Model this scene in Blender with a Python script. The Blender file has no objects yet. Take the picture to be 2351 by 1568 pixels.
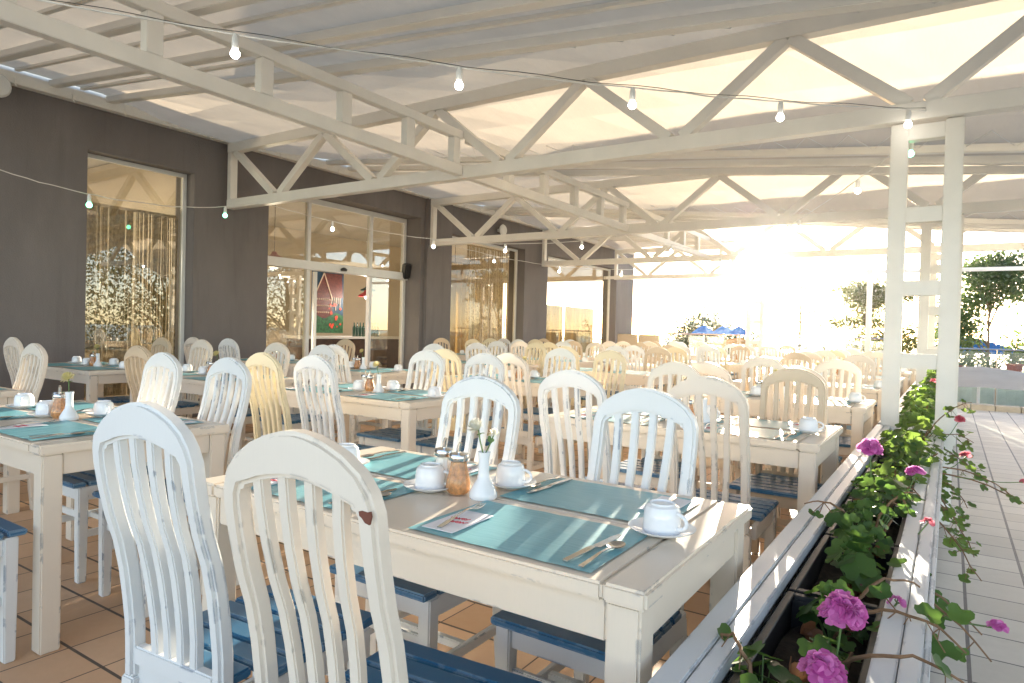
import bpy, bmesh, math, random
from mathutils import Vector, Matrix, Quaternion
R = math.radians
PI = math.pi
rnd = random.Random(7)
SC = bpy.context.scene
COL = SC.collection

# ------------------------------------------------------------------ camera
CAM_Z, YAW, PITCH, ROLL = 1.2, R(33.3), R(1.0), R(1.5)
Fv = Vector((-math.sin(YAW) * math.cos(PITCH), math.cos(YAW) * math.cos(PITCH), -math.sin(PITCH)))
Rv = Vector((math.cos(YAW), math.sin(YAW), 0))
Uv = Rv.cross(Fv)
R2 = Rv * math.cos(ROLL) + Uv * math.sin(ROLL)
U2 = -Rv * math.sin(ROLL) + Uv * math.cos(ROLL)
cam = bpy.data.cameras.new('camera')
cam.sensor_width = 36
cam.lens = 36 * 1532 / 2351
cam.clip_start = 0.02
cam.clip_end = 6000
co = bpy.data.objects.new('camera', cam)
COL.objects.link(co)
M = Matrix(((R2.x, U2.x, -Fv.x, 0), (R2.y, U2.y, -Fv.y, 0), (R2.z, U2.z, -Fv.z, CAM_Z), (0, 0, 0, 1)))
co.matrix_world = M
SC.camera = co

# ------------------------------------------------------------------ world, sun, exposure
SUN_EL, SUN_AZ = R(6.1), R(-12.4)          # azimuth from +Y, positive towards +X
w = bpy.data.worlds.new('World')
SC.world = w
w.use_nodes = True
nt = w.node_tree
sky = nt.nodes.new('ShaderNodeTexSky')
sky.sky_type = 'NISHITA'
sky.sun_disc = False
sky.sun_elevation = SUN_EL
sky.sun_rotation = SUN_AZ
sky.air_density = 0.45
sky.dust_density = 0.25
sky.ozone_density = 0.6
tint = nt.nodes.new('ShaderNodeVectorMath'); tint.operation = 'MULTIPLY'
tint.inputs[1].default_value = (1.18, 0.955, 0.79)
nt.links.new(sky.outputs[0], tint.inputs[0])
nt.links.new(tint.outputs[0], nt.nodes['Background'].inputs[0])
nt.nodes['Background'].inputs[1].default_value = 0.15
sl = bpy.data.lights.new('sun', 'SUN')
sl.energy = 5.0
sl.angle = R(0.5)
sl.color = (1.0, 0.88, 0.70)
so = bpy.data.objects.new('sun', sl)
COL.objects.link(so)
SUND = Vector((math.sin(SUN_AZ) * math.cos(SUN_EL), math.cos(SUN_AZ) * math.cos(SUN_EL), math.sin(SUN_EL)))
so.rotation_euler = SUND.to_track_quat('Z', 'Y').to_euler()
so.location = (-4, 30, 12)
SC.view_settings.view_transform = 'Standard'
SC.view_settings.look = 'None'
SC.view_settings.gamma = 1
SC.view_settings.exposure = 2.75
SC.cycles.max_bounces = 10
SC.cycles.transparent_max_bounces = 16

# ------------------------------------------------------------------ materials
class NT:
    def __init__(s, name):
        s.m = bpy.data.materials.new(name); s.m.use_nodes = True
        s.t = s.m.node_tree; s.t.nodes.clear()
        s.out = s.n('ShaderNodeOutputMaterial')
    def n(s, typ, **kw):
        x = s.t.nodes.new(typ)
        for k, v in kw.items():
            setattr(x, k, v)
        return x
    def l(s, a, b): s.t.links.new(a, b)
    def math(s, op, a, b=None, c=None):
        x = s.n('ShaderNodeMath', operation=op)
        for i, v in enumerate((a, b, c)):
            if v is None: continue
            if isinstance(v, (int, float)): x.inputs[i].default_value = v
            else: s.l(v, x.inputs[i])
        return x.outputs[0]
    def coord(s, kind='Object', scale=(1, 1, 1)):
        tc = s.n('ShaderNodeTexCoord'); mp = s.n('ShaderNodeMapping')
        mp.inputs['Scale'].default_value = scale
        s.l(tc.outputs[kind], mp.inputs[0]); return mp.outputs[0]
    def world(s, scale=(1, 1, 1)):
        g = s.n('ShaderNodeNewGeometry'); mp = s.n('ShaderNodeMapping')
        mp.inputs['Scale'].default_value = scale
        s.l(g.outputs['Position'], mp.inputs[0]); return mp.outputs[0]
    def noise(s, vec, scale, detail=3, rough=.55):
        x = s.n('ShaderNodeTexNoise'); x.inputs['Scale'].default_value = scale
        x.inputs['Detail'].default_value = detail; x.inputs['Roughness'].default_value = rough
        s.l(vec, x.inputs['Vector']); return x.outputs['Fac']
    def ramp(s, fac, stops):
        x = s.n('ShaderNodeValToRGB'); e = x.color_ramp.elements
        while len(e) < len(stops): e.new(0.5)
        for i, (p, c) in enumerate(stops):
            e[i].position = p; e[i].color = (*c, 1) if len(c) == 3 else c
        s.l(fac, x.inputs[0]); return x.outputs[0]
    def mix(s, fac, a, b):
        x = s.n('ShaderNodeMix', data_type='RGBA')
        if isinstance(fac, (int, float)): x.inputs[0].default_value = fac
        else: s.l(fac, x.inputs[0])
        for i, v in ((6, a), (7, b)):
            if isinstance(v, tuple): x.inputs[i].default_value = (*v, 1)
            else: s.l(v, x.inputs[i])
        return x.outputs[2]
    def bsdf(s, col=None, rough=.5, metal=0, spec=.5, **kw):
        b = s.n('ShaderNodeBsdfPrincipled')
        for k, v in (('Base Color', col), ('Roughness', rough), ('Metallic', metal), ('Specular IOR Level', spec)):
            if v is None: continue
            if isinstance(v, tuple): b.inputs[k].default_value = (*v, 1)
            elif isinstance(v, (int, float)): b.inputs[k].default_value = v
            else: s.l(v, b.inputs[k])
        for k, v in kw.items():
            b.inputs[k.replace('_', ' ')].default_value = v
        s.l(b.outputs[0], s.out.inputs[0]); return b
    def bump(s, b, h, strength=.3, dist=.002):
        x = s.n('ShaderNodeBump'); x.inputs['Strength'].default_value = strength
        x.inputs['Distance'].default_value = dist
        s.l(h, x.inputs['Height']); s.l(x.outputs[0], b.inputs['Normal'])

def m_simple(name, col, rough=.5, metal=0, var=.12, scale=6, spec=.5, bump=0, bscale=60):
    t = NT(name); v = t.world()
    n = t.noise(v, scale, 4)
    dark = tuple(c * (1 - var) for c in col); lite = tuple(min(1, c * (1 + var)) for c in col)
    b = t.bsdf(t.ramp(n, [(.3, dark), (.7, lite)]), rough, metal, spec)
    if bump: t.bump(b, t.noise(v, bscale, 4), bump, .003)
    return t.m

def m_paint(name, col, chip, rough=.38, amount=.5):
    """brushed paint, rubbed through at the edges and in a few long streaks"""
    t = NT(name)
    v = t.coord('Object')
    oi = t.n('ShaderNodeObjectInfo')
    off = t.n('ShaderNodeVectorMath', operation='ADD'); t.l(v, off.inputs[0])
    cmb = t.n('ShaderNodeCombineXYZ'); t.l(t.math('MULTIPLY', oi.outputs['Random'], 37.0), cmb.inputs[0]); t.l(cmb.outputs[0], off.inputs[1])
    vv = off.outputs[0]
    mp = t.n('ShaderNodeMapping'); mp.inputs['Scale'].default_value = (75, 75, 3.2); t.l(vv, mp.inputs[0])
    streak = t.noise(mp.outputs[0], 2.2, 4, .6)
    smooth = t.noise(vv, 3.5, 3)
    brush = t.noise(mp.outputs[0], 7, 2)
    base = t.mix(t.math('MULTIPLY', smooth, .55), col, tuple(c * .84 for c in col))
    base = t.mix(t.math('MULTIPLY', t.math('SUBTRACT', brush, .3), .25), base, tuple(c * .8 for c in col))
    bv = t.n('ShaderNodeBevel', samples=3); bv.inputs['Radius'].default_value = .007
    g = t.n('ShaderNodeNewGeometry')
    dp = t.n('ShaderNodeVectorMath', operation='DOT_PRODUCT'); t.l(bv.outputs[0], dp.inputs[0]); t.l(g.outputs['Normal'], dp.inputs[1])
    edge = t.math('MULTIPLY', t.math('SUBTRACT', 1.0, dp.outputs['Value']), 5.0)
    patch = t.math('SUBTRACT', t.noise(vv, 9, 3, .7), .60 - .06 * amount)
    e1 = t.math('MULTIPLY', edge, t.math('MAXIMUM', t.math('MULTIPLY', patch, 10), 0.0))
    st = t.math('MULTIPLY', t.math('MAXIMUM', t.math('SUBTRACT', streak, .790 - .03 * amount), 0.0), 50.0)
    wear = t.math('MINIMUM', t.math('ADD', e1, st), .85)
    b = t.bsdf(t.mix(wear, base, chip), rough)
    t.bump(b, t.math('SUBTRACT', brush, wear), .12, .002)
    return t.m

def m_tiles(name, size, off, cols, mortar, wide, thin, wide_along='x', rough=.45, bump=.5):
    """square tiles on world X/Y with wide joints one way and thin the other"""
    t = NT(name)
    g = t.n('ShaderNodeNewGeometry'); sp = t.n('ShaderNodeSeparateXYZ'); t.l(g.outputs['Position'], sp.inputs[0])
    u = t.math('DIVIDE', t.math('SUBTRACT', sp.outputs[0], off[0]), size[0])
    v = t.math('DIVIDE', t.math('SUBTRACT', sp.outputs[1], off[1]), size[1])
    fu, fv = t.math('FRACT', u), t.math('FRACT', v)
    du = t.math('MULTIPLY', t.math('MINIMUM', fu, t.math('SUBTRACT', 1.0, fu)), size[0])
    dv = t.math('MULTIPLY', t.math('MINIMUM', fv, t.math('SUBTRACT', 1.0, fv)), size[1])
    wu, wv = (thin, wide) if wide_along == 'x' else (wide, thin)
    ju = t.math('LESS_THAN', du, wu / 2); jv = t.math('LESS_THAN', dv, wv / 2)
    j = t.math('MAXIMUM', ju, jv)
    cell = t.n('ShaderNodeCombineXYZ'); t.l(t.math('FLOOR', u), cell.inputs[0]); t.l(t.math('FLOOR', v), cell.inputs[1])
    wn = t.n('ShaderNodeTexWhiteNoise', noise_dimensions='2D'); t.l(cell.outputs[0], wn.inputs['Vector'])
    tile = t.ramp(wn.outputs['Value'], [(0, cols[0]), (.5, cols[1]), (1, cols[2])])
    pos = t.world()
    tile = t.mix(t.math('MULTIPLY', t.noise(pos, 14, 5, .65), .5), tile, tuple(c * .72 for c in cols[1]))
    tile = t.mix(t.math('MULTIPLY', t.math('MAXIMUM', t.math('SUBTRACT', t.noise(pos, 2.3, 4, .6), .5), 0), 1.1), tile, tuple(c * .55 for c in cols[1]))
    b = t.bsdf(t.mix(j, tile, mortar), t.math('ADD', rough, t.math('MULTIPLY', t.noise(pos, 30, 3), .25)))
    t.bump(b, t.math('ADD', t.math('MULTIPLY', j, -1.0), t.math('MULTIPLY', t.noise(pos, 50, 3), .2)), bump, .004)
    return t.m

def m_translucent(name, col, tcol, f=.5, rib=0):
    t = NT(name); v = t.world()
    n = t.noise(v, 1.7, 4)
    mp = t.n('ShaderNodeMapping'); mp.inputs['Scale'].default_value = (2.2, .5, .5); t.l(v, mp.inputs[0])
    bm_ = t.n('ShaderNodeBump'); bm_.inputs['Strength'].default_value = .5; bm_.inputs['Distance'].default_value = .06; t.l(t.noise(mp.outputs[0], 2.5, 5, .6), bm_.inputs['Height'])
    d = t.n('ShaderNodeBsdfDiffuse'); t.l(bm_.outputs[0], d.inputs['Normal']); t.l(t.ramp(n, [(.3, tuple(c * .9 for c in col)), (.7, col)]), d.inputs[0])
    tr = t.n('ShaderNodeBsdfTranslucent'); t.l(t.ramp(n, [(.3, tuple(c * .88 for c in tcol)), (.7, tcol)]), tr.inputs[0])
    mx = t.n('ShaderNodeMixShader'); mx.inputs[0].default_value = f
    t.l(d.outputs[0], mx.inputs[1]); t.l(tr.outputs[0], mx.inputs[2]); t.l(mx.outputs[0], t.out.inputs[0])
    return t.m

def m_glass(name, gloss=.3, tint=(.95, .97, .95), rough=.01):
    t = NT(name)
    tr = t.n('ShaderNodeBsdfTransparent'); tr.inputs[0].default_value = (*tint, 1)
    gl = t.n('ShaderNodeBsdfGlossy'); gl.inputs['Roughness'].default_value = rough
    lw = t.n('ShaderNodeLayerWeight'); lw.inputs[0].default_value = .5
    mx = t.n('ShaderNodeMixShader')
    t.l(t.math('MINIMUM', t.math('ADD', t.math('MULTIPLY', t.math('POWER', lw.outputs['Facing'], 4.0), .5), gloss), .95), mx.inputs[0])
    t.l(tr.outputs[0], mx.inputs[1]); t.l(gl.outputs[0], mx.inputs[2]); t.l(mx.outputs[0], t.out.inputs[0])
    return t.m

def m_emit(name, col, s):
    t = NT(name); e = t.n('ShaderNodeEmission'); e.inputs[0].default_value = (*col, 1); e.inputs[1].default_value = s
    t.l(e.outputs[0], t.out.inputs[0]); return t.m

def m_leaf(name, c1, c2, tr=.35):
    t = NT(name); g = t.n('ShaderNodeNewGeometry')
    v = t.world()
    rp = t.ramp(g.outputs['Random Per Island'], [(0, c1), (.6, tuple((a + b) / 2 for a, b in zip(c1, c2))), (1, c2)])
    rp = t.mix(t.math('MULTIPLY', t.noise(v, 60, 3), .5), rp, tuple(c * .5 for c in c1))
    b = t.n('ShaderNodeBsdfPrincipled'); t.l(rp, b.inputs['Base Color']); b.inputs['Roughness'].default_value = .5
    tl = t.n('ShaderNodeBsdfTranslucent'); t.l(t.mix(.5, rp, tuple(min(1, c * 2.2) for c in c2)), tl.inputs[0])
    mx = t.n('ShaderNodeMixShader'); mx.inputs[0].default_value = tr
    t.l(b.outputs[0], mx.inputs[1]); t.l(tl.outputs[0], mx.inputs[2]); t.l(mx.outputs[0], t.out.inputs[0])
    return t.m

BLUECHIP = (.05, .10, .20)
MT = dict(
    white=m_paint('white_chair_paint', (.80, .80, .78), BLUECHIP, amount=.45),
    cream=m_paint('cream_chair_paint', (.82, .73, .62), (.30, .27, .24), amount=.35),
    yellow=m_paint('yellow_chair_paint', (.82, .72, .50), (.45, .36, .22), amount=.4),
    tan=m_paint('tan_chair_paint', (.66, .52, .36), (.35, .27, .18), amount=.4),
    blue=m_paint('blue_seat_paint', (.04, .15, .28), (.28, .38, .46), rough=.34, amount=2.2),
    table=m_paint('table_paint', (.80, .70, .58), (.12, .15, .20), rough=.28, amount=.2),
    steel_paint=m_simple('white_steel_paint', (.80, .77, .71), .42, var=.05, scale=3, bump=.15, bscale=90),
    wall=None,
    frame=m_simple('window_frame_paint', (.72, .72, .70), .35, var=.04),
    mem=m_translucent('awning_membrane', (.72, .66, .57), (.72, .62, .49), .33),
    rib=m_simple('awning_rib', (.82, .79, .73), .6, var=.05, scale=2),
    floor=m_tiles('terracotta_tiles', (.236, .242), (-2.646, 1.147), ((.57, .35, .20), (.67, .42, .25), (.74, .50, .32)), (.10, .075, .06), .012, .006, 'x', .42),
    path=m_tiles('grey_path_tiles', (.253, .25), (.095, 3.37), ((.46, .43, .38), (.53, .50, .45), (.59, .56, .50)), (.07, .07, .075), .014, .009, 'y', .42),
    plank=m_paint('planter_white_paint', (.66, .69, .72), (.22, .26, .32), rough=.4, amount=1.3),
    black=m_simple('black_plastic', (.022, .022, .024), .45, var=.3, bump=.2),
    soil=m_simple('potting_soil', (.035, .024, .017), .95, var=.5, scale=40, bump=1, bscale=90),
    mat=None, china=m_simple('white_china', (.84, .85, .86), .08, var=.02),
    steel=m_simple('cutlery_steel', (.62, .60, .57), .16, metal=1, var=.08, scale=30),
    napkin=m_simple('paper_napkin', (.86, .85, .87), .8, var=.03, scale=40, bump=.3, bscale=200),
    red=m_simple('red_print', (.6, .04, .07), .7),
    bulb=m_emit('lit_bulb', (1, .93, .82), 4), green=m_emit('green_bulb', (.18, 1, .45), 1.6),
    cable=m_simple('white_cable', (.72, .70, .66), .5), darkcable=m_simple('dark_cable', (.06, .055, .05), .5),
    win=m_glass('window_glass', .15, (.86, .84, .76)), win2=m_glass('clear_window_glass', .03, (.93, .91, .85)), rail=m_glass('rail_glass', .10, (.90, .97, .96)),
    jar=m_glass('jar_glass', .05, (.97, .98, .97)),
    sugar=m_simple('white_sugar', (.80, .76, .70), .7, bump=.3, bscale=400), brown=m_simple('brown_sugar', (.55, .25, .09), .6, var=.35, scale=90, bump=.4, bscale=400),
    chip=m_simple('brown_wood_chip', (.16, .05, .03), .7),
)
t = NT('teal_mat'); v = t.coord('Object', (1, 1, 1))
wv = t.n('ShaderNodeTexWave'); wv.inputs['Scale'].default_value = 120; wv.inputs['Distortion'].default_value = 1.5; t.l(v, wv.inputs['Vector'])
mp = t.n('ShaderNodeMapping'); mp.inputs['Scale'].default_value = (2, 30, 1); t.l(v, mp.inputs[0])
n = t.noise(mp.outputs[0], 5, 4)
b = t.bsdf(t.mix(t.math('MULTIPLY', wv.outputs['Fac'], .25), t.ramp(n, [(.3, (.10, .36, .42)), (.75, (.20, .50, .57))]), (.30, .58, .64)), .33)
t.bump(b, wv.outputs['Fac'], .3, .001)
MT['mat'] = t.m

t = NT('taupe_render'); v = t.world((1, 1, .35))
c0 = t.ramp(t.noise(v, 1.6, 6, .65), [(.25, (.145, .130, .126)), (.6, (.185, .167, .162)), (.85, (.235, .214, .206))])
c0 = t.mix(t.math('MULTIPLY', t.math('MAXIMUM', t.math('SUBTRACT', t.noise(t.world((6, 6, .5)), 1.2, 5, .7), .55), 0), 2.0), c0, (.10, .09, .085))
b = t.bsdf(c0, .85); t.bump(b, t.noise(t.world(), 70, 6, .7), .8, .006)
MT['wall'] = t.m

# ------------------------------------------------------------------ mesh helpers
class MB:
    def __init__(s): s.v = []; s.f = []
    def quad_grid(s, rows, closed=False):
        base = len(s.v); n = len(rows[0])
        for r in rows: s.v += [tuple(p) for p in r]
        for i in range(len(rows) - 1):
            for j in range(n if closed else n - 1):
                k = (j + 1) % n
                s.f.append((base + i * n + j, base + i * n + k, base + (i + 1) * n + k, base + (i + 1) * n + j))
        return base
    def box(s, x0, x1, y0, y1, z0, z1):
        b = len(s.v)
        s.v += [(x, y, z) for z in (z0, z1) for x, y in ((x0, y0), (x1, y0), (x1, y1), (x0, y1))]
        s.f += [(b + 3, b + 2, b + 1, b), (b + 4, b + 5, b + 6, b + 7)] + [(b + i, b + (i + 1) % 4, b + 4 + (i + 1) % 4, b + 4 + i) for i in range(4)]
        return s
    def bar(s, p, q, w, h, up=(0, 0, 1)):
        p, q = Vector(p), Vector(q); d = (q - p).normalized(); up = Vector(up)
        sd = d.cross(up)
        if sd.length < 1e-4: sd = d.cross(Vector((0, 1, 0)))
        sd.normalize(); u = sd.cross(d).normalized()
        b = len(s.v)
        for e in (p, q):
            for a, c in ((-1, -1), (1, -1), (1, 1), (-1, 1)): s.v.append(tuple(e + sd * a * w / 2 + u * c * h / 2))
        s.f += [(b + 3, b + 2, b + 1, b), (b + 4, b + 5, b + 6, b + 7)] + [(b + i, b + (i + 1) % 4, b + 4 + (i + 1) % 4, b + 4 + i) for i in range(4)]
        return s
    def sweep(s, path, secs):
        """path: points; secs: per point (sidevector, upvector) half extents -> box section"""
        base = len(s.v)
        for P, (a, c) in zip(path, secs):
            P, a, c = Vector(P), Vector(a), Vector(c)
            s.v += [tuple(P - a - c), tuple(P + a - c), tuple(P + a + c), tuple(P - a + c)]
        n = len(path)
        for i in range(n - 1):
            for j in range(4):
                k = (j + 1) % 4
                s.f.append((base + i * 4 + j, base + i * 4 + k, base + i * 4 + 4 + k, base + i * 4 + 4 + j))
        s.f += [(base + 3, base + 2, base + 1, base), tuple(base + (n - 1) * 4 + i for i in range(4))]
        return s
    def tube(s, pts, r, n=6):
        pts = [Vector(p) for p in pts]; rows = []
        prev = None
        for i, p in enumerate(pts):
            d = (pts[min(i + 1, len(pts) - 1)] - pts[max(i - 1, 0)]).normalized()
            if prev is None:
                a = d.orthogonal().normalized()
            else:
                a = (prev - d * prev.dot(d)).normalized()
            prev = a; bb = d.cross(a)
            rr = r[i] if isinstance(r, (list, tuple)) else r
            rows.append([p + a * rr * math.cos(2 * PI * k / n) + bb * rr * math.sin(2 * PI * k / n) for k in range(n)])
        b = s.quad_grid(rows, True)
        s.f.append(tuple(b + k for k in reversed(range(n))))
        e = b + (len(rows) - 1) * n
        s.f.append(tuple(e + k for k in range(n)))
        return s
    def lathe(s, prof, n=24, c=(0, 0, 0), flute=0, nf=12):
        rows = []
        for rr, z in prof:
            rows.append([(c[0] + rr * (1 + flute * math.cos(nf * 2 * PI * k / n)) * math.cos(2 * PI * k / n), c[1] + rr * (1 + flute * math.cos(nf * 2 * PI * k / n)) * math.sin(2 * PI * k / n), c[2] + z) for k in range(n)])
        b = s.quad_grid(rows, True)
        s.f.append(tuple(b + k for k in reversed(range(n))))
        e = b + (len(rows) - 1) * n
        s.f.append(tuple(e + k for k in range(n)))
        return s
    def prism(s, outline, z0, z1):
        b = len(s.v); n = len(outline)
        s.v += [(x, y, z0) for x, y in outline] + [(x, y, z1) for x, y in outline]
        s.f += [tuple(b + i for i in reversed(range(n))), tuple(b + n + i for i in range(n))]
        s.f += [(b + i, b + (i + 1) % n, b + n + (i + 1) % n, b + n + i) for i in range(n)]
        return s
    def build(s, name, mat, parent=None, bevel=0, smooth=False, seg=2, loc=None):
        me = bpy.data.meshes.new(name)
        me.from_pydata(s.v, [], s.f); me.update()
        if bevel or smooth:
            bm = bmesh.new(); bm.from_mesh(me)
            bmesh.ops.recalc_face_normals(bm, faces=bm.faces)
            if bevel:
                ed = [e for e in bm.edges if len(e.link_faces) == 2 and e.calc_face_angle(0) > .5]
                bmesh.ops.bevel(bm, geom=ed, offset=bevel, segments=seg, affect='EDGES', clamp_overlap=True)
            bm.to_mesh(me); bm.free()
        if smooth:
            for p in me.polygons: p.use_smooth = True
            try: me.set_sharp_from_angle(angle=R(40))
            except Exception: pass
        mats = mat if isinstance(mat, (list, tuple)) else [mat]
        for mm in mats: me.materials.append(MT[mm] if isinstance(mm, str) else mm)
        o = bpy.data.objects.new(name, me); COL.objects.link(o)
        if parent: o.parent = parent
        if loc: o.location = loc
        return o

def thing(name, label, cat, loc=(0, 0, 0), rz=0, group=None):
    o = bpy.data.objects.new(name, None); COL.objects.link(o)
    o.empty_display_size = .1
    o.location = loc; o.rotation_euler = (0, 0, rz)
    o['label'] = label; o['category'] = cat
    if group: o['group'] = group
    return o
def tag(o, label, cat, group=None, kind=None):
    if kind: o['kind'] = kind
    if label: o['label'] = label
    if cat: o['category'] = cat
    if group: o['group'] = group
    return o
def struct(o): o['kind'] = 'structure'; return o
KIDS = {}
def dup(root, loc, rz, label=None, group=None, mats=None):
    if root.name not in KIDS:
        KIDS[root.name] = [(c, [g for g in bpy.data.objects if g.parent == c]) for c in bpy.data.objects if c.parent == root]
    r = root.copy(); COL.objects.link(r); r.location = loc; r.rotation_euler = (0, 0, rz)
    if label: r['label'] = label
    if group: r['group'] = group
    for ch, gs in KIDS[root.name]:
        c = ch.copy(); COL.objects.link(c); c.parent = r
        for g in gs:
            d = g.copy(); COL.objects.link(d); d.parent = c
    return r

# ------------------------------------------------------------------ ground, sea, floors
def plane(name, x0, x1, y0, y1, z, mat, thick=.0):
    m = MB()
    if thick: m.box(x0, x1, y0, y1, z - thick, z)
    else:
        m.v = [(x0, y0, z), (x1, y0, z), (x1, y1, z), (x0, y1, z)]; m.f = [(0, 1, 2, 3)]
    return struct(m.build(name, mat))
MT['sand'] = m_simple('pale_sand', (.55, .50, .42), .9, var=.15, scale=.8, bump=.5, bscale=12)
tt = NT('sea_water'); vv = tt.world()
bb = tt.bsdf((.10, .20, .26), .16, 0, .5); tt.bump(bb, tt.noise(vv, .6, 4), .9, .5); MT['sea'] = tt.m
plane('ground', -600, 600, -600, 75, -3.2, 'sand')
plane('sea', -600, 600, 75, 600, -3.3, 'sea')
plane('terrace_floor', -7.9, -.40, -3.5, 19.6, 0, 'floor', 3.0)
plane('tiled_path', -.40, 9.0, -3.5, 14.4, -.004, 'path', 3.0)
MT['kerb'] = m_simple('tan_kerb_stone', (.42, .36, .28), .7, var=.12, bump=.3)
m = MB()
for i in range(26): m.box(-.02 + i * .36, .33 + i * .36, 14.4, 14.72, -.02, .09)
struct(m.build('path_edging', 'kerb', bevel=.008))
plane('rear_terrace', -2.2, 9, 14.72, 24, -.9, 'sand', 2.0)

# ------------------------------------------------------------------ restaurant building
WX = -7.9
bld = thing('restaurant_building', 'long taupe rendered restaurant front with tall windows and a glass entrance', 'building', (WX, 0, 0))
def bpart(m, name, mat, parent=bld, **k):
    m.v = [(x - WX, y, z) for x, y, z in m.v]
    return m.build(name, mat, parent, **k)
T = .42
m = MB()
openings = [(3.53, 4.76, .12, 3.04), (5.84, 9.0, .0, 3.14), (9.82, 12.46, .25, 2.98), (13.47, 17.3, .25, 2.98)]
y = -3.5
for a, b_, z0, z1 in openings:
    m.box(WX - T, WX, y, a, 0, 3.62)
    m.box(WX - T, WX, a, b_, z1, 3.62)
    if z0: m.box(WX - T, WX, a, b_, 0, z0)
    y = b_
m.box(WX - T, WX, y, 18.5, 0, 3.62)
bpart(m, 'wall', 'wall')
m = MB(); m.box(WX - .06, WX + .07, 9.10, 9.80, 0, 3.5); bpart(m, 'pilaster', 'wall', bevel=.004)
MT['inwall'] = m_simple('beige_interior_wall', (.60, .51, .38), .8, var=.1, scale=1)
MT['infloor'] = m_simple('brown_interior_floor', (.20, .13, .08), .4, var=.2, scale=3)
m = MB(); m.box(-14.2, WX - T, -3.5, 18.5, -.3, .0); bpart(m, 'interior_floor', 'infloor')
m = MB(); m.box(-14.2, WX, -3.5, 18.5, 3.625, 3.85); bpart(m, 'roof', 'rib')
m = MB(); m.box(-14.2, -14.0, -3.5, 10.6, 0, .9); m.box(-14.2, -14.0, -3.5, 10.6, 3.1, 3.6); m.box(-14.2, -14.0, 4.9, 5.6, .9, 3.1); m.box(-14.2, -14.0, 9.6, 10.6, .9, 3.1); m.box(-14.2, -14.0, -3.5, -2.8, .9, 3.1)  # unseen openings in the back wall, shaped to let daylight into the rooms
m.box(-14.2, -14, 10.6, 15.6, 0, 3.6); m.box(-14.2, -14, 15.6, 18.5, 2.7, 3.6); m.box(-14.2, -14, 15.6, 18.5, 0, .7)
for a, b_ in ((-14.0, -12.55), (-12.3, -11.3)): m.box(a, b_, 18.35, 18.5, 0, 2.749)
m.box(-14.0, -8.9, 5.2, 5.35, 0, 3.6)
m.box(-14.0, WX - T, -3.5, -3.35, 0, 3.6)
m.box(-14.0, WX - T, 18.35, 18.5, 2.75, 3.6)
bpart(m, 'interior_wall', 'inwall')
def window(y0, y1, z0, z1, X, mull=(), fw=.045, gm='win'):
    m = MB()
    m.box(X - .03, X + .03, y0, y0 + fw, z0, z1); m.box(X - .03, X + .03, y1 - fw, y1, z0, z1)
    m.box(X - .03, X + .03, y0 + fw, y1 - fw, z1 - fw, z1); m.box(X - .03, X + .03, y0 + fw, y1 - fw, z0, z0 + fw)
    for q in mull: m.box(X - .028, X + .028, q - fw / 2, q + fw / 2, z0 + fw, z1 - fw)
    f = bpart(m, 'window', 'frame', bevel=.003)
    g = MB(); g.box(X - .006, X + .002, y0 + fw, y1 - fw, z0 + fw, z1 - fw)
    p = bpart(g, 'pane', gm, f)
window(3.53, 4.76, .12, 3.04, -8.1)
window(9.82, 12.46, .25, 2.98, -8.12, gm='win2')
window(13.47, 17.3, .25, 2.98, -8.12, gm='win2')
# entrance
DX = -8.28
m = MB(); fw = .06
for q in (5.87, 6.83, 8.14, 8.97):
    m.box(DX - .04, DX + .04, q - fw / 2, q + fw / 2, 0, 3.12)
m.box(DX - .038, DX + .038, 5.84, 9.0, 3.06, 3.14)
m.box(DX - .05, DX + .09, 5.84, 9.0, 2.04, 2.17)
ent = bpart(m, 'entrance_frame', 'frame', bevel=.004)
for a, b_ in ((5.9, 6.8), (6.86, 8.11), (8.17, 8.94)):
    g = MB(); g.box(DX - .004, DX + .004, a, b_, 2.17, 3.06); bpart(g, 'transom_pane', 'win', ent)
for a, b_ in ((5.9, 6.8), (8.17, 8.94)):
    g = MB(); g.box(DX - .004, DX + .004, a, b_, .02, 2.04); bpart(g, 'side_pane', 'win', ent)
m = MB(); m.box(DX - .10, DX - .06, 6.86, 6.92, .02, 2.03); m.box(DX - .10, DX - .06, 7.02, 7.08, .02, 2.03); bpart(m, 'sliding_door', 'frame')
m = MB(); m.lathe([(.001, -.03), (.05, -.03), (.055, 0), (.03, .02), (.001, .03)], 14, (DX + .12, 7.46, 2.10)); bpart(m, 'door_sensor', 'black', smooth=True)
# wall mounted things
def rot_place(o, e): o.rotation_euler = e; return o
sp = thing('wall_speaker', 'small black speaker bracketed to the wall right of the glass entrance', 'speaker', (-8.22, 8.96, 2.05))
m = MB().box(-.05, .07, -.075, .075, .03, .30); m.build('cabinet', 'black', sp, bevel=.02).rotation_euler = (R(12), R(18), 0)
MB().bar((-.06, 0, .1), (-.02, 0, .16), .03, .05).build('bracket', 'black', sp)
def round_lamp(loc, label):
    t = thing('wall_lamp', label, 'wall lamp', loc, 0, 'round lamps on the dark wall')
    a = MB().lathe([(.02, -.03), (.10, -.03), (.12, 0), (.10, .03), (.02, .035)], 20).build('lamp_body', 'frame', t, smooth=True)
    a.rotation_euler = (0, R(90), 0)
    b = MB().box(-.13, -.02, -.03, .03, -.03, .03).build('arm', 'frame', t)
round_lamp((-7.78, 2.66, 3.44), 'round pale wall lamp cut by the left edge of the view')
round_lamp((-7.78, 11.4, 3.25), 'round pale wall lamp above the second tall window')
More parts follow.
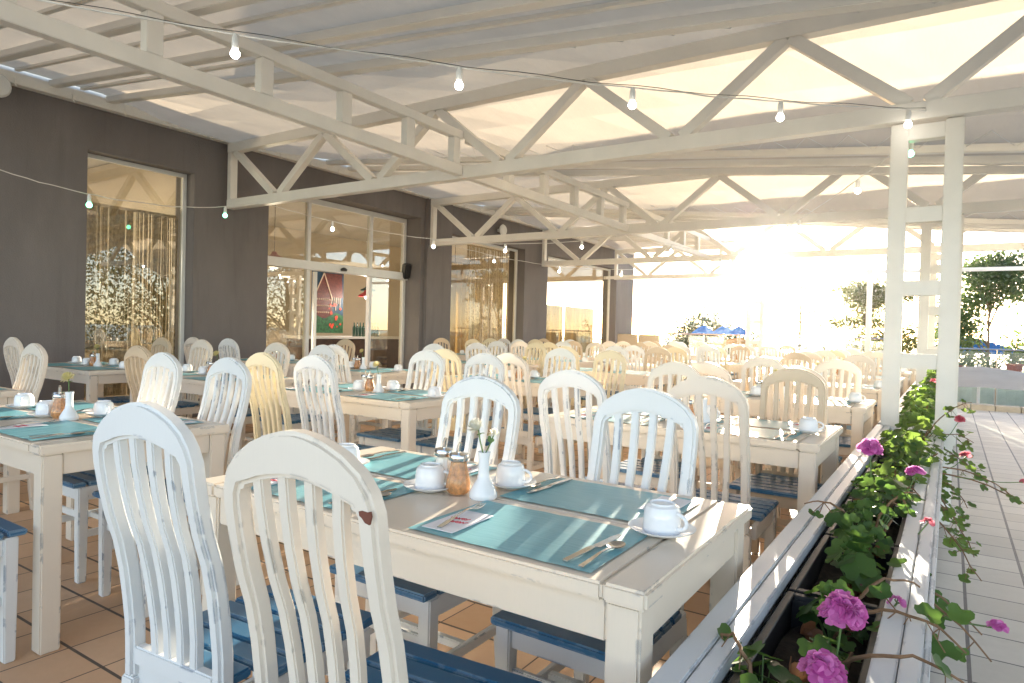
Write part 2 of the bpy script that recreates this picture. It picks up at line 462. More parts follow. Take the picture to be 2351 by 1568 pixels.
# fascia beam along wall top
fb = thing('fascia_beam', 'white steel fascia beam running along the top of the dark wall', 'beam', (-7.84, 0, 3.5))
MB().box(-.055, .05, -3.4, 18.3, .0, .11).build('beam', 'steel_paint', fb, bevel=.004)
m = MB()
for i in range(34): m.tube([(.055, .2 + i * .52, .05), (.075, .2 + i * .52, .03), (.06, .2 + i * .52, .0), (.07, .22 + i * .52, -.03)], .006, 5)
m.build('hook', 'steel_paint', fb)

# ------------------------------------------------------------------ inside the restaurant
MT['string'] = m_simple('brown_string', (.50, .40, .26), .8, var=.5, scale=25)
def curtain(y0, y1, X, n, zt, label, zb=.3):
    m = MB()
    for i in range(n):
        yy = y0 + (y1 - y0) * (i + rnd.random() * .8) / n
        if rnd.random() < .15: continue
        s = rnd.uniform(.003, .009)
        x = X + rnd.uniform(-.03, .03); d = rnd.uniform(-.02, .02)
        m.bar((x, yy, zb), (x, yy + d, zt), s, s * 2)
    m.box(X - .02, X + .02, y0, y1, zt, zt + .03)
    tag(m.build('string_curtain', 'string'), label, 'curtain', 'string curtains behind the windows')
curtain(3.62, 4.72, -8.24, 130, 2.5, 'thin string curtain behind the tall window nearest the camera')
curtain(10.9, 12.4, -8.3, 110, 2.9, 'brown string curtain behind the second tall window')
MT['drape'] = m_translucent('gold_drape', (.62, .50, .32), (.55, .44, .26), .4)
def drape(y0, y1, X, zt, label):
    m = MB(); rows = []; N = int((y1 - y0) / .03)
    prof = [(X + .05 * math.sin(i * 1.25) + .02 * math.sin(i * .4), y0 + (y1 - y0) * i / N) for i in range(N + 1)]
    for z in (.3, zt): rows.append([(x, y, z) for x, y in prof])
    m.quad_grid(rows); m.quad_grid([[(x - .006, y, z) for x, y, z in r_] for r_ in rows])
    tag(m.build('drape', 'drape', smooth=True), label, 'curtain', 'beige drapes behind the far windows')
drape(13.75, 15.2, -8.45, 1.85, 'left half of the gold vertical drape in the farthest window')
drape(15.35, 16.9, -8.45, 1.85, 'right half of the gold vertical drape in the farthest window')
drape(10.75, 11.55, -8.75, 2.6, 'narrow beige drape in the middle of the second tall window')
# poster, shelf, bottles, lamps
pt = thing('picture_panel', 'dark printed picture of a red house and garden seen through the entrance', 'picture', (-10.5, 8.8, 1.04))
MT['pnight'] = m_simple('picture_night', (.01, .05, .10), .5, var=.4, scale=8)
MB().box(-.03, 0, 0, .8, 0, 1.25).build('panel', 'pnight', pt)
MT['phouse'] = m_simple('picture_house', (.12, .025, .02), .5, var=.6, scale=30)
m = MB(); m.v = [(.004, .06, .3), (.004, .5, .3), (.004, .5, .7), (.004, .28, 1.2), (.004, .02, .7), (.004, .06, .7)]; m.f = [(0, 1, 2, 3, 4, 5)]
m.v += [(.005, .3, 1.2), (.005, .75, 1.2), (.005, .78, .72), (.005, .48, .72)]; m.f += [(6, 9, 8, 7)]
m.build('painted_house', 'phouse', pt)
MT['pgreen'] = m_simple('picture_garden', (.02, .10, .04), .5, var=.7, scale=25)
m = MB(); m.v = [(.008, 0, 0), (.008, .8, 0), (.008, .8, .35), (.008, .6, .42), (.008, .3, .28), (.008, 0, .4)]; m.f = [(0, 1, 2, 3, 4, 5)]; m.build('painted_garden', 'pgreen', pt)
MT['pcream'] = m_simple('picture_icing', (.65, .5, .38), .5)
m = MB(); m.bar((.012, .02, .68), (.012, .28, 1.2), .01, .022); m.bar((.012, .28, 1.2), (.012, .5, .68), .01, .022)
for i in range(26): m.box(.010, .016, .05 + (i % 9) * .05, .07 + (i % 9) * .05, .66 - .13 * (i // 9), .69 - .13 * (i // 9))
for i in range(5): m.bar((.012, .5 + i * .05, .72), (.012, .48 + i * .055, .6 - .07 * (i % 3)), .006, .014)
m.build('painted_trim', 'pcream', pt)
MT['pred'] = m_simple('picture_flowers', (.55, .06, .03), .5, var=.4, scale=30)
m = MB()
for i in range(16):
    a, b_ = rnd.uniform(.4, .76), rnd.uniform(.12, .6); s = rnd.uniform(.02, .045)
    k = len(m.v); m.v += [(.014 + i * .0003, a + s * math.cos(j * PI / 4), b_ + s * math.sin(j * PI / 4)) for j in range(8)]; m.f.append(tuple(range(k, k + 8)))
m.build('painted_flowers', 'pred', pt)
MT['darkwood'] = m_simple('dark_wood', (.07, .035, .025), .4, var=.4, scale=8)
MT['bottle'] = m_simple('dark_green_bottle', (.02, .05, .03), .1)
bar = thing('bar_counter', 'dark bar cabinet with a pale top beyond the glass entrance', 'bar counter', (-10.4, 9.4, 0))
MB().box(-.35, .1, -1.0, 1.8, 0, .92).build('cabinet', 'darkwood', bar, bevel=.01)
MB().box(-.38, .14, -1.05, 1.85, .93, .98).build('worktop', 'frame', bar)
m = MB().lathe([(.035, 0), (.035, .18), (.012, .23), (.012, .29), (.001, .29)], 10)
bt0 = m.build('bottle', 'bottle', smooth=True)
tag(bt0, 'dark bottle in the row on the bar counter beyond the entrance', 'bottle', 'bottles on the bar counter')
bt0.location = (-10.32, 9.75, .98)
NTHB = ['first', 'second', 'third', 'fourth', 'fifth', 'sixth', 'seventh', 'eighth', 'ninth']
for i in range(1, 9):
    b2 = bt0.copy(); COL.objects.link(b2); b2.location = (-10.32, 9.75 + i * .085, .98); b2['label'] = 'dark bottle on the bar counter beyond the entrance, %s from the left' % NTHB[i]
MT['lampred'] = m_simple('red_lamp_enamel', (.35, .02, .03), .3); MT['lampgreen'] = m_simple('dark_lamp_enamel', (.02, .06, .05), .3)
def pendant(loc, mat, label, energy=9):
    t = thing('pendant_lamp', label, 'pendant lamp', loc, 0, None)
    MB().lathe([(.16, 0), (.15, .03), (.06, .08), (.03, .13), (.001, .13)], 18).build('shade', mat, t, smooth=True)
    MB().tube([(0, 0, .12), (0, 0, 3.6 - loc[2])], .006, 5).build('cord', 'darkcable', t)
    MB().lathe([(.001, -.045), (.025, -.035), (.032, -.012), (.026, .012), (.012, .04), (.001, .04)], 12).build('bulb', 'bulb', t, smooth=True)
    pl_ = bpy.data.lights.new('pendant_light', 'POINT'); pl_.energy = energy; pl_.color = (1, .90, .76); pl_.shadow_soft_size = .06
    po = bpy.data.objects.new('pendant_light', pl_); COL.objects.link(po); po.parent = t; po.location = (0, 0, -.14)
pendant((-10.2, 10.0, 1.93), 'lampgreen', 'dark green metal pendant lamp glimpsed through the entrance', 3)
pendant((-10.0, 9.75, 1.80), 'lampred', 'red metal pendant lamp glimpsed through the entrance', 3)
pendant((-9.6, 3.6, 2.2), 'lampgreen', 'metal pendant lamp added to light the room behind the nearest tall window', 20)  # added lamp, brightens the dim room and its string curtain
pendant((-9.7, 7.3, 2.3), 'lampred', 'red pendant lamp added to light the room inside the entrance')  # added lamp, brightens the interior behind the entrance glass
pendant((-9.9, 15.3, 2.3), 'lampgreen', 'dark metal pendant lamp added to light the room behind the farthest window')  # added lamp, brightens the far room and its drapes
pendant((-10.2, 12.9, 2.0), 'lampgreen', 'dark metal pendant lamp behind the second tall window')

# ------------------------------------------------------------------ canopy: trusses, girders, columns
TY = [5.2, 9.2, 13.1, 17.0]
ORD = ['nearest', 'second', 'third', 'farthest']
def truss(Y, x0, x1, label, i):
    t = thing('roof_truss', label, 'roof truss', (0, Y, 2.66), 0, 'white trusses crossing under the canopy')
    MB().box(x0, x1, -.055, .055, 0, .115).build('bottom_chord', 'steel_paint', t, bevel=.004)
    MB().box(x0, x1, -.055, .055, .715, .83).build('top_chord', 'steel_paint', t, bevel=.004)
    MB().box(x0, x0 + .07, -.05, .05, .1165, .7135).build('end_post', 'steel_paint', t, bevel=.004)
    b = x0 + .95; tp = x0 + .12
    k = 0
    while b < x1 - .3:
        for q in (tp, b + .83):
            if q > x1: continue
            s = .05 if q > b else -.05
            p1 = (b + s, 0, .112); p2 = (q - s * (.3 if k or q > b else 0), 0, .72)
            MB().bar(p1, p2, .084, .084, (0, 1, 0)).build('diagonal_brace', 'steel_paint', t, bevel=.004)
        tp = b + .83; b += 1.66; k += 1
    return t
truss(TY[0], -7.82, 3.4, 'nearest white truss crossing the whole view over the tables', 0)
truss(TY[1], -7.82, 3.4, 'second white roof truss back, ending over the second tall window', 1)
truss(TY[2], -7.82, 3.4, 'third white roof truss back, just above the sun glare', 2)
truss(TY[3], -7.82, -3.4, 'short last white roof truss at the far end of the canopy', 3)
GX = -4.04
def girder(y0, y1, posts, label):
    t = thing('roof_girder', label, 'roof girder', (GX, y0, 2.68), 0, 'white ladder girders running between the trusses')
    L = y1 - y0
    MB().box(-.04, .04, 0, L, 0, .10).build('bottom_chord', 'steel_paint', t, bevel=.004)
    MB().box(-.04, .04, 0, L, .35, .43).build('top_chord', 'steel_paint', t, bevel=.004)
    for p in posts: MB().box(-.038, .038, p - y0 - .05, p - y0 + .05, .1015, .3485).build('post', 'steel_paint', t, bevel=.004)
girder(.6, 5.14, (1.4, 2.15, 2.93, 3.66, 4.40, 5.05), 'white ladder girder crossing the upper left towards the nearest truss')
girder(5.26, 9.14, (6.0, 6.75, 7.5, 8.25, 9.0), 'white ladder girder between the nearest and second trusses')
girder(9.26, 13.04, (10.0, 10.8, 11.6, 12.4), 'white ladder girder between the second and third trusses')
girder(13.16, 16.94, (14.0, 14.9, 15.8), 'white ladder girder between the third and last trusses')
def column(x0, Y, label, wdt=.417, top=2.655, z0=.0, n=5, r0=.57):
    t = thing('lattice_column', label, 'column', (x0, Y, z0), 0, 'white lattice columns holding the canopy')
    for a in (0, wdt - .105): MB().box(a, a + .105, 0, .09, 0, top - z0).build('post', 'steel_paint', t, bevel=.005)
    for k in range(n):
        z = (r0 + .49 * k if k < 4 else 2.59) - z0
        if z < 0: continue
        MB().box(.1055, wdt - .1055, .004, .086, z - .05, z + .05).build('rung', 'steel_paint', t, bevel=.003)
column(-.383, 5.2, 'near white lattice column rising from the flower planter')
column(-.33, 9.2, 'white lattice column standing right behind the near one in the planter')
column(-.33, 13.1, 'third white lattice column back along the planter')
column(-4.25, 17.0, 'distant white lattice column directly below the sun glare', .42)
# slim post and eave rail at the far end
pp = thing('slim_post', 'slim white post under the far edge of the canopy', 'post', (-1.56, 17, 0))
MB().box(-.055, .055, -.05, .05, 0, 2.78).build('shaft', 'steel_paint', pp, bevel=.006)
MB().box(-.09, .09, -.085, .085, 0, .02).build('foot_plate', 'steel_paint', pp)
ev = thing('eave_rail', 'thin white rail closing the far edge of the canopy', 'rail', (0, 17.12, 2.72))
MB().box(-8.2, 3.6, -.03, .03, -.03, .05).build('rail', 'steel_paint', ev, bevel=.003)
lf = MB()
lf.bar((.9, -4.1, .0), (3.6, -.0, .1), .06, .08)
lf.build('brace', 'steel_paint', ev)

def zval(x): return 2.86 - .1 * x
def canopy_bay(ya, yb, x0, x1, label, ribs, valley_end=True, first=False):
    t = thing('awning_bay', label, 'awning', (0, ya, 0), 0, 'pale fabric awning bays between the trusses')
    m = MB(); rows = []
    nX = 24
    if first: prof = [(ya, 'v'), (yb - 1.55, 'v'), (yb - .95, .72), (yb - .5, .92), (yb, 1)]
    else: prof = [(ya, 1), (ya + .35, .86), (ya + .8, .55), (ya + 1.25, .2), (ya + 1.6, 'v'), (yb - 1.55, 'v'), (yb - .95, .72), (yb - .5, .92), (yb, 1)]
    for i in range(nX + 1):
        x = x0 + (x1 - x0) * i / nX
        row = []
        for yy, k in prof:
            zv = zval(x)
            zr = 3.505
            z = zv + .02 if k == 'v' else zv + (zr - zv) * k
            row.append((x, yy - ya, z + .008 * math.sin(x * 4 + yy * 2)))
        rows.append(row)
    # subdivide along x only; smooth shading
    m.quad_grid(rows)
    o = m.build('membrane', 'mem', t)
    for yy in ribs:
        r = MB()
        n = 16
        path = [(x0 + .05 + (x1 - x0 - .1) * k / n, yy - ya, zval(x0 + .05 + (x1 - x0 - .1) * k / n) - .035) for k in range(n + 1)]
        r.sweep(path, [((0, .045, 0), (0, 0, .032))] * (n + 1))
        r.build('rib', 'rib', t, bevel=.006)
    for a_, b_ in zip(ribs, ribs[1:]):
        yy = (a_ + b_) / 2; r = MB()
        r.sweep([(x0 + .05, yy - ya, zval(x0 + .05) + .002), (x1 - .05, yy - ya, zval(x1 - .05) + .002)], [((0, .02, 0), (0, 0, .012))] * 2)
        r.build('batten', 'rib', t)
    # lacing rope
    for ye, zoff in ((yb - 1.5, 0),) + (() if first else ((ya + 1.55, 0),)):
        l = MB(); pts = []; xx = max(x0, -7.6); k = 0
        while xx < x1 - .1:
            zz = zval(xx)
            s = -1 if ye > (ya + yb) / 2 else 1
            pts.append((xx, ye - ya + (0 if k % 2 else -s * .28), zz - .03 + (.0 if k % 2 else .06 + .0 * s)))
            xx += .17; k += 1
        l.tube(pts, .004, 4)
        for q in range(1, len(pts), 2):
            p = pts[q]; l.lathe([(.001, -.012), (.014, -.01), (.014, .01), (.001, .012)], 6, (p[0], p[1], p[2] - .01))
        l.build('lacing', 'cable', t)
    return t
canopy_bay(-.6, 5.2, -7.86, 3.6, 'nearest awning bay with broad ribs over the front tables', (.6, 1.24, 1.87, 2.51, 3.15, 3.70), first=True)
canopy_bay(5.2, 9.2, -7.86, 3.6, 'awning bay glowing in the sun behind the nearest truss', (6.78, 7.2, 7.62))
canopy_bay(9.2, 13.1, -7.86, 3.4, 'awning bay between the second and third trusses', (10.78, 11.15, 11.5))
canopy_bay(13.1, 17.0, -7.86, -4.4, 'short awning bay at the far end beside the building', (14.7, 15.4))
# short wall side rib stubs seen against the fascia
m = MB()

# ------------------------------------------------------------------ string lights
def light_string(a, b, n, sag, label, first=.5, greens=(), dark=False, bulbr=.0235):
    a, b = Vector(a), Vector(b)
    t = thing('string_lights', label, 'string lights', a, 0, 'festoon light strings under the canopy')
    L = (b - a).length
    def P(u): 
        p = (b - a) * u; return Vector((p.x, p.y, p.z - sag * 4 * u * (1 - u)))
    pts = [P(i / 40) + Vector((rnd.uniform(-.004, .004), rnd.uniform(-.004, .004), rnd.uniform(-.005, .005))) for i in range(41)]
    MB().tube(pts, .0045, 5).build('cable', 'cable', t)
    if dark:
        pts = [P(i / 40) + Vector((0, 0, .012 + .006 * math.sin(i * 1.3))) for i in range(41)]
        MB().tube(pts, .0025, 4).build('wire', 'darkcable', t)
    for i in range(n):
        u = first + i * (1 - first) / n if not isinstance(first, tuple) else first[i]
        p = P(u)
        s = MB().lathe([(.013, -.075), (.017, -.07), (.017, -.02), (.010, 0), (.001, 0)], 12, p).build('socket', 'frame', t, smooth=True)
        r = bulbr
        pr = [(.001, -.075 - 2 * r + .002)] + [(r * math.sin(PI - k * PI / 9), -.075 - r + r * math.cos(PI - k * PI / 9)) for k in range(1, 8)] + [(.013, -.073)]
        MB().lathe(pr, 14, p).build('bulb', 'green' if i in greens else 'bulb', s, smooth=True)
# near string over the front table
A = Vector((-4.0, .95, 2.72)); B = Vector((-.1, 5.24, 2.72))
light_string(A, B, 5, .11, 'near light string crossing high over the front table to the lattice column', first=(.25, .445, .62, .79, .955), dark=True)
light_string((-6.3, 1.0, 2.66), (-7.15, 5.2, 2.69), 3, .32, 'left light string with green bulbs in front of the nearest window', first=(.25, .48, .86), greens=(0, 1, 2), bulbr=.026)
light_string((-7.1, 5.2, 2.68), (-4.0, 9.15, 2.66), 4, .30, 'light string hanging between the entrance and the second truss', first=(.16, .42, .62, .85))
light_string((-.2, 5.3, 2.62), (-4.0, 13.0, 2.66), 6, .18, 'light string running back from the near column under the awning', first=(.02, .13, .32, .5, .68, .85), greens=(0,))
light_string((-4.0, 9.3, 2.66), (-.4, 13.0, 2.64), 4, .25, 'light string between the second and third trusses on the open side', first=(.12, .35, .6, .85))
light_string((-7.4, 9.3, 2.66), (-4.1, 13.0, 2.6), 4, .25, 'light string between the second and third trusses beside the wall', first=(.15, .4, .65, .88))
light_string((-7.6, 17.0, 2.72), (.6, 17.0, 2.72), 7, .05, 'light string along the far eave rail', first=(.1, .25, .32, .42, .6, .74, .9), greens=(5,))

# ------------------------------------------------------------------ planter
PX0, PX1, PZ = -.406, -.025, .62
pl = thing('flower_planter', 'long white timber flower planter between the tables and the path', 'planter', (0, 0, 0))
for a, b_ in ((-1.0, 5.19), (5.30, 9.19), (9.30, 13.09)):
    m = MB()
    m.box(PX0, PX0 + .05, a, b_, PZ - .03, PZ); m.build('inner_board', 'plank', pl, bevel=.004)
    m = MB(); m.box(PX0 + .052, PX0 + .088, a, b_, PZ - .033, PZ - .002); m.build('inner_board', 'plank', pl, bevel=.003)
    m = MB(); m.box(PX1 - .078, PX1 - .036, a, b_, PZ - .032, PZ - .002); m.build('outer_board', 'plank', pl, bevel=.003)
    m = MB(); m.box(PX1 - .034, PX1, a, b_, PZ - .03, PZ); m.build('outer_board', 'plank', pl, bevel=.004)
m = MB()
for x in (PX0 + .012, PX1 - .034):
    for k in range(5): m.box(x, x + .022, -1, 13.1, .03 + k * .112, .03 + k * .112 + .108)
m.build('side_boards', 'plank', pl, bevel=.003)
m = MB(); m.box(PX1 + .001, PX1 + .012, -1, 5.19, PZ - .075, PZ - .01); m.build('edge_trim', 'plank', pl, bevel=.003)
for q, yy in enumerate((5.08, 9.1)):
    MB().box(PX0 + .09, PX1 - .08, yy, yy + .07, PZ - .06, PZ - .005).build('cross_board', 'plank', pl, bevel=.004)
# plastic troughs
ty = .05; ti = 0
TROUGHN = ['nearest', 'second', 'third', 'fourth', 'fifth', 'sixth', 'seventh', 'eighth', 'ninth', 'tenth', 'eleventh', 'twelfth', 'thirteenth', 'fourteenth', 'fifteenth', 'sixteenth', 'seventeenth', 'eighteenth', 'nineteenth', 'twentieth', 'twenty first', 'twenty second', 'twenty third', 'twenty fourth']
while ty < 12.6:
    tr = thing('plant_trough', 'black plastic trough of soil, %s along the white planter' % TROUGHN[min(ti, 23)], 'plant trough', (-.205, ty, .33), 0, 'black troughs inside the planter')
    L = .52; W = .098
    m = MB()
    m.box(-W, -W + .008, 0, L, 0, .25); m.box(W - .008, W, 0, L, 0, .25)
    m.box(-W + .008, W - .008, 0, .008, 0, .25); m.box(-W + .008, W - .008, L - .008, L, 0, .25)
    m.box(-W - .006, -W + .012, -.012, L + .012, .25, .262); m.box(W - .012, W + .006, -.012, L + .012, .25, .262)
    m.box(-W + .012, W - .012, -.012, .008, .25, .262); m.box(-W + .012, W - .012, L - .008, L + .012, .25, .262)
    m.build('trough_body', 'black', tr, bevel=.002, seg=1)
    g = MB(); rows = []
    for i in range(9):
        rows.append([(-W + .01 + (2 * W - .02) * j / 6, .01 + (L - .02) * i / 8, .19 + rnd.uniform(-.012, .014)) for j in range(7)])
    g.quad_grid(rows); g.build('soil', 'soil', tr, smooth=True)
    ty += .56; ti += 1

# ------------------------------------------------------------------ geraniums
MT['gleaf'] = m_leaf('geranium_leaf', (.03, .085, .022), (.11, .20, .035), .35)
MT['gleaf2'] = m_leaf('ivy_geranium_leaf', (.03, .085, .03), (.18, .27, .045), .38)
MT['dry'] = m_leaf('dry_leaf', (.16, .06, .03), (.30, .14, .06), .2)
MT['stem'] = m_simple('woody_stem', (.20, .11, .055), .7, var=.35, scale=40, bump=.4)
MT['gstem'] = m_simple('green_stem', (.12, .20, .06), .6)
MT['pink'] = m_leaf('pink_petal', (.58, .05, .36), (.88, .30, .66), .35)
MT['red'] = MT['red']
MT['rpet'] = m_leaf('coral_petal', (.70, .06, .12), (.85, .25, .30), .4)
def leaf_into(m, c, nrm, size, lobes=7, cup=.25, spin=0):
    nrm = Vector(nrm).normalized(); a = nrm.orthogonal().normalized(); a = Quaternion(nrm, spin) @ a; b = nrm.cross(a)
    N = lobes * 3; k = len(m.v)
    m.v.append(tuple(Vector(c)))
    for ring, rr in ((1, .5), (2, 1.0)):
        for i in range(N):
            th = 2 * PI * (i + .5) / N
            notch = .35 if abs(((th + PI) % (2 * PI)) - PI) < .22 else 1
            r = size * rr * (1 + (.12 * math.cos(lobes * th) if ring == 2 else 0)) * (notch if ring == 2 else (notch + 1) / 2)
            h = cup * size * (rr ** 2) * (1 + .35 * math.cos(lobes * th))
            m.v.append(tuple(Vector(c) + a * r * math.cos(th) + b * r * math.sin(th) + nrm * h))
    for i in range(N):
        j = (i + 1) % N
        m.f.append((k, k + 1 + i, k + 1 + j))
        m.f.append((k + 1 + i, k + 1 + N + i, k + 1 + N + j, k + 1 + j))
def floret(m, c, nrm, s):
    nrm = Vector(nrm).normalized(); a = nrm.orthogonal().normalized(); b = nrm.cross(a)
    a = Quaternion(nrm, rnd.uniform(0, 6)) @ a; b = nrm.cross(a)
    for i in range(5):
        th = i * 2 * PI / 5 + rnd.uniform(-.15, .15)
        d = a * math.cos(th) + b * math.sin(th); e = nrm.cross(d)
        k = len(m.v); lift = rnd.uniform(.1, .5)
        for t_, w_ in ((.1, .12), (.45, .38), (.8, .5), (1.02, .28)):
            p = Vector(c) + d * s * t_ + nrm * s * lift * t_ * t_
            m.v.append(tuple(p - e * s * w_)); m.v.append(tuple(p + e * s * w_ + nrm * s * .05))
        for q in range(3): m.f.append((k + q * 2, k + q * 2 + 1, k + q * 2 + 3, k + q * 2 + 2))
def curve_pts(p, d, L, n, bend, g=-.0):
    pts = [Vector(p)]; d = Vector(d).normalized()
    for i in range(n):
        d = (d + Vector((rnd.uniform(-1, 1), rnd.uniform(-1, 1), rnd.uniform(-1, 1))) * bend + Vector((0, 0, g))).normalized()
        pts.append(pts[-1] + d * L / n)
    return pts
GN = 0
def geranium(x, y, z, nleaf, spread, hgt, label, heads=(), trails=(), lsize=.032, mat='gleaf', dry=2, headmat='pink'):
    global GN
    t = thing('geranium', label, 'geranium', (x, y, z), 0, None)
    lf, st, gs, dr = MB(), MB(), MB(), MB()
    for s in range(max(3, nleaf // 9)):
        th = rnd.uniform(0, 2 * PI)
        main = curve_pts((rnd.uniform(-.03, .03), rnd.uniform(-.06, .06), 0), (math.cos(th) * .5, math.sin(th) * .9, 1.1), hgt * rnd.uniform(.5, .9), 5, .22)
        st.tube(main, [.006, .0055, .005, .0045, .004, .003], 5)
    for i in range(nleaf):
        th = rnd.uniform(0, 2 * PI); r = math.sqrt(rnd.random()) * spread
        c = Vector((math.cos(th) * r * .62, math.sin(th) * r * 1.25, hgt * (.35 + .65 * rnd.random()) * (1 - .35 * (r / spread) ** 2)))
        nn = Vector((math.cos(th) * .6 + rnd.uniform(-.5, .5), math.sin(th) * .6 + rnd.uniform(-.5, .5) - .15, 1.0))
        root = Vector((c.x * .10, c.y * .12, 0))
        gs.tube([root, (root + c) / 2 + Vector((0, 0, .01)), c], .0016, 4)
        leaf_into(lf, c, nn, lsize * rnd.uniform(.6, 1.25), rnd.choice((5, 6, 7)), rnd.uniform(-.15, .4), rnd.uniform(0, 6))
    for i in range(dry):
        c = Vector((rnd.uniform(-.5, .5) * spread, rnd.uniform(-1, 1) * spread, rnd.uniform(.02, hgt * .5)))
        leaf_into(dr, c, (rnd.uniform(-1, 1), rnd.uniform(-1, 1), .6), lsize * .8, 5, 1.0)
    for (tx, ty_, tz, ln) in trails:
        # long woody runner ending at offset
        p0 = Vector((0, 0, .03)); p3 = Vector((tx, ty_, tz))
        mid = (p0 + p3) / 2 + Vector((0, 0, .10 + .1 * abs(tx)))
        pts = []
        for k in range(11):
            u = k / 10; pts.append(p0 * (1 - u) ** 2 + mid * 2 * u * (1 - u) + p3 * u * u + Vector((rnd.uniform(-.005, .005), rnd.uniform(-.005, .005), rnd.uniform(-.004, .004))))
        st.tube(pts, [.005 - .0003 * k for k in range(11)], 5)
        for k in range(ln):
            u = .45 + .55 * rnd.random(); q = pts[min(10, int(u * 10))]
            c = q + Vector((rnd.uniform(-.04, .04), rnd.uniform(-.05, .05), rnd.uniform(-.06, .03)))
            st.tube([q, c], .0014, 4)
            leaf_into(lf, c, (rnd.uniform(-.2, .8), rnd.uniform(-.8, .2), .7), lsize * rnd.uniform(.45, .9), 5, .2, rnd.uniform(0, 6))
    lf.build('foliage', mat, t, smooth=True)
    if st.v: st.build('stem', 'stem', t, smooth=True)
    gs.tube([(0, 0, -.02), (0, 0, .03)], .006, 6)
    gs.build('leaf_stalks', 'gstem', t)
    if dr.v: dr.build('dry_leaves', 'dry', t)
    for (hx, hy, hz, hs, nf) in heads:
        h = MB(); hc = Vector((hx, hy, hz))
        for i in range(nf):
            d = Vector((rnd.gauss(0, 1), rnd.gauss(0, 1) - .3, abs(rnd.gauss(0, 1)) * .9 + .1)).normalized()
            floret(h, hc + d * hs * .55, d + Vector((0, 0, .3)), hs * .52)
        f = h.build('flower_head', headmat, t)
        q = MB(); q.tube([(hx * .4, hy * .5, .02), (hx * .8, hy * .8, hz * .6), (hx, hy, hz)], .0022, 5)
        for i in range(8):
            d = Vector((rnd.gauss(0, 1), rnd.gauss(0, 1), abs(rnd.gauss(0, 1)))).normalized(); q.tube([hc, hc + d * hs * .6], .001, 3)
        q.build('flower_stalk', 'gstem', f)
SZ = .525
geranium(-.25, 1.18, SZ, 30, .12, .12, 'leafy geranium with a curled dry leaf at the near end of the planter', trails=((.34, .06, .05, 6), (-.1, .1, .1, 3)), dry=4, lsize=.030)
geranium(-.18, 1.38, SZ, 16, .08, .12, 'geranium with two big pink flower heads over bare soil', heads=((.03, -.02, .17, .043, 24), (.02, -.17, .12, .038, 20)), trails=((.24, -.02, .08, 2),), lsize=.026)
geranium(-.20, 1.62, SZ, 20, .09, .13, 'geranium with curved woody runners reaching over the outer board', heads=((.12, .06, .10, .02, 6),), trails=((.25, -.02, .06, 9), (.16, .2, .1, 0)), lsize=.030, dry=3)
geranium(-.19, 1.95, SZ, 18, .09, .16, 'round leaved geranium with a long runner drooping toward the path', heads=((.30, -.06, .02, .024, 8),), trails=((.29, -.08, -.05, 5), (.27, .0, -.02, 4)), lsize=.033)
geranium(-.20, 2.33, SZ, 55, .16, .18, 'dense small leaved geranium tangle in the middle of the planter', heads=((.16, .02, .13, .02, 6),), lsize=.024, trails=((.12, .1, .2, 6), (-.16, -.1, .16, 3)), dry=5, headmat='rpet')
geranium(-.20, 2.80, SZ, 55, .19, .18, 'bushy geranium with a purple pink bloom toward the tables', heads=((-.04, .03, .26, .050, 15), (.11, -.03, .2, .035, 14)), lsize=.030, trails=((.13, .0, .12, 5),), dry=3)
geranium(-.18, 3.28, SZ, 45, .19, .16, 'bright green geranium with a twiggy stem above the outer board', lsize=.030, mat='gleaf2', trails=((.25, .1, -.12, 16), (.3, -.3, -.2, 14)), dry=4)
geranium(-.14, 3.80, SZ, 55, .2, .22, 'trailing ivy geranium spilling over the path side of the planter', heads=((.22, .1, .12, .03, 10), (.45, .15, .02, .02, 6)), lsize=.030, mat='gleaf2', headmat='rpet', trails=((.26, -.2, -.28, 20), (.24, .2, -.15, 16), (.42, .1, -.05, 5), (.62, .3, -.22, 7)))
geranium(-.22, 4.20, SZ, 60, .2, .19, 'thick geranium clump with yellow green leaves before the near column', lsize=.034, mat='gleaf2', dry=3)
geranium(-.14, 4.75, SZ, 60, .2, .2, 'geranium clump at the foot of the near column', heads=((.2, .1, .2, .035, 12),), lsize=.034, mat='gleaf2', headmat='rpet', trails=((.26, .3, .3, 10), (.3, -.1, -.1, 16), (.28, .3, .05, 8)))
PLAB = ['just past the near column', 'second past the near column', 'third past the near column', 'fourth past the near column', 'fifth past the near column', 'sixth past the near column', 'seventh past the near column', 'second last before the far column', 'last before the far column', 'at the far end of the planter']
for i, yy in enumerate((5.6, 6.15, 6.7, 7.3, 7.9, 8.6, 9.6, 10.4, 11.3, 12.2)):
    geranium(-.2 + .02 * (i % 3), yy, SZ, 50, .2, .2 + .1 * (i % 2) + (.1 if i == 2 else 0), 'green geranium %s in the planter' % PLAB[i], lsize=.036, mat='gleaf2' if i % 2 else 'gleaf',
             heads=((.05, .05, .33, .03, 7),) if i == 2 else (), headmat='rpet', dry=0)

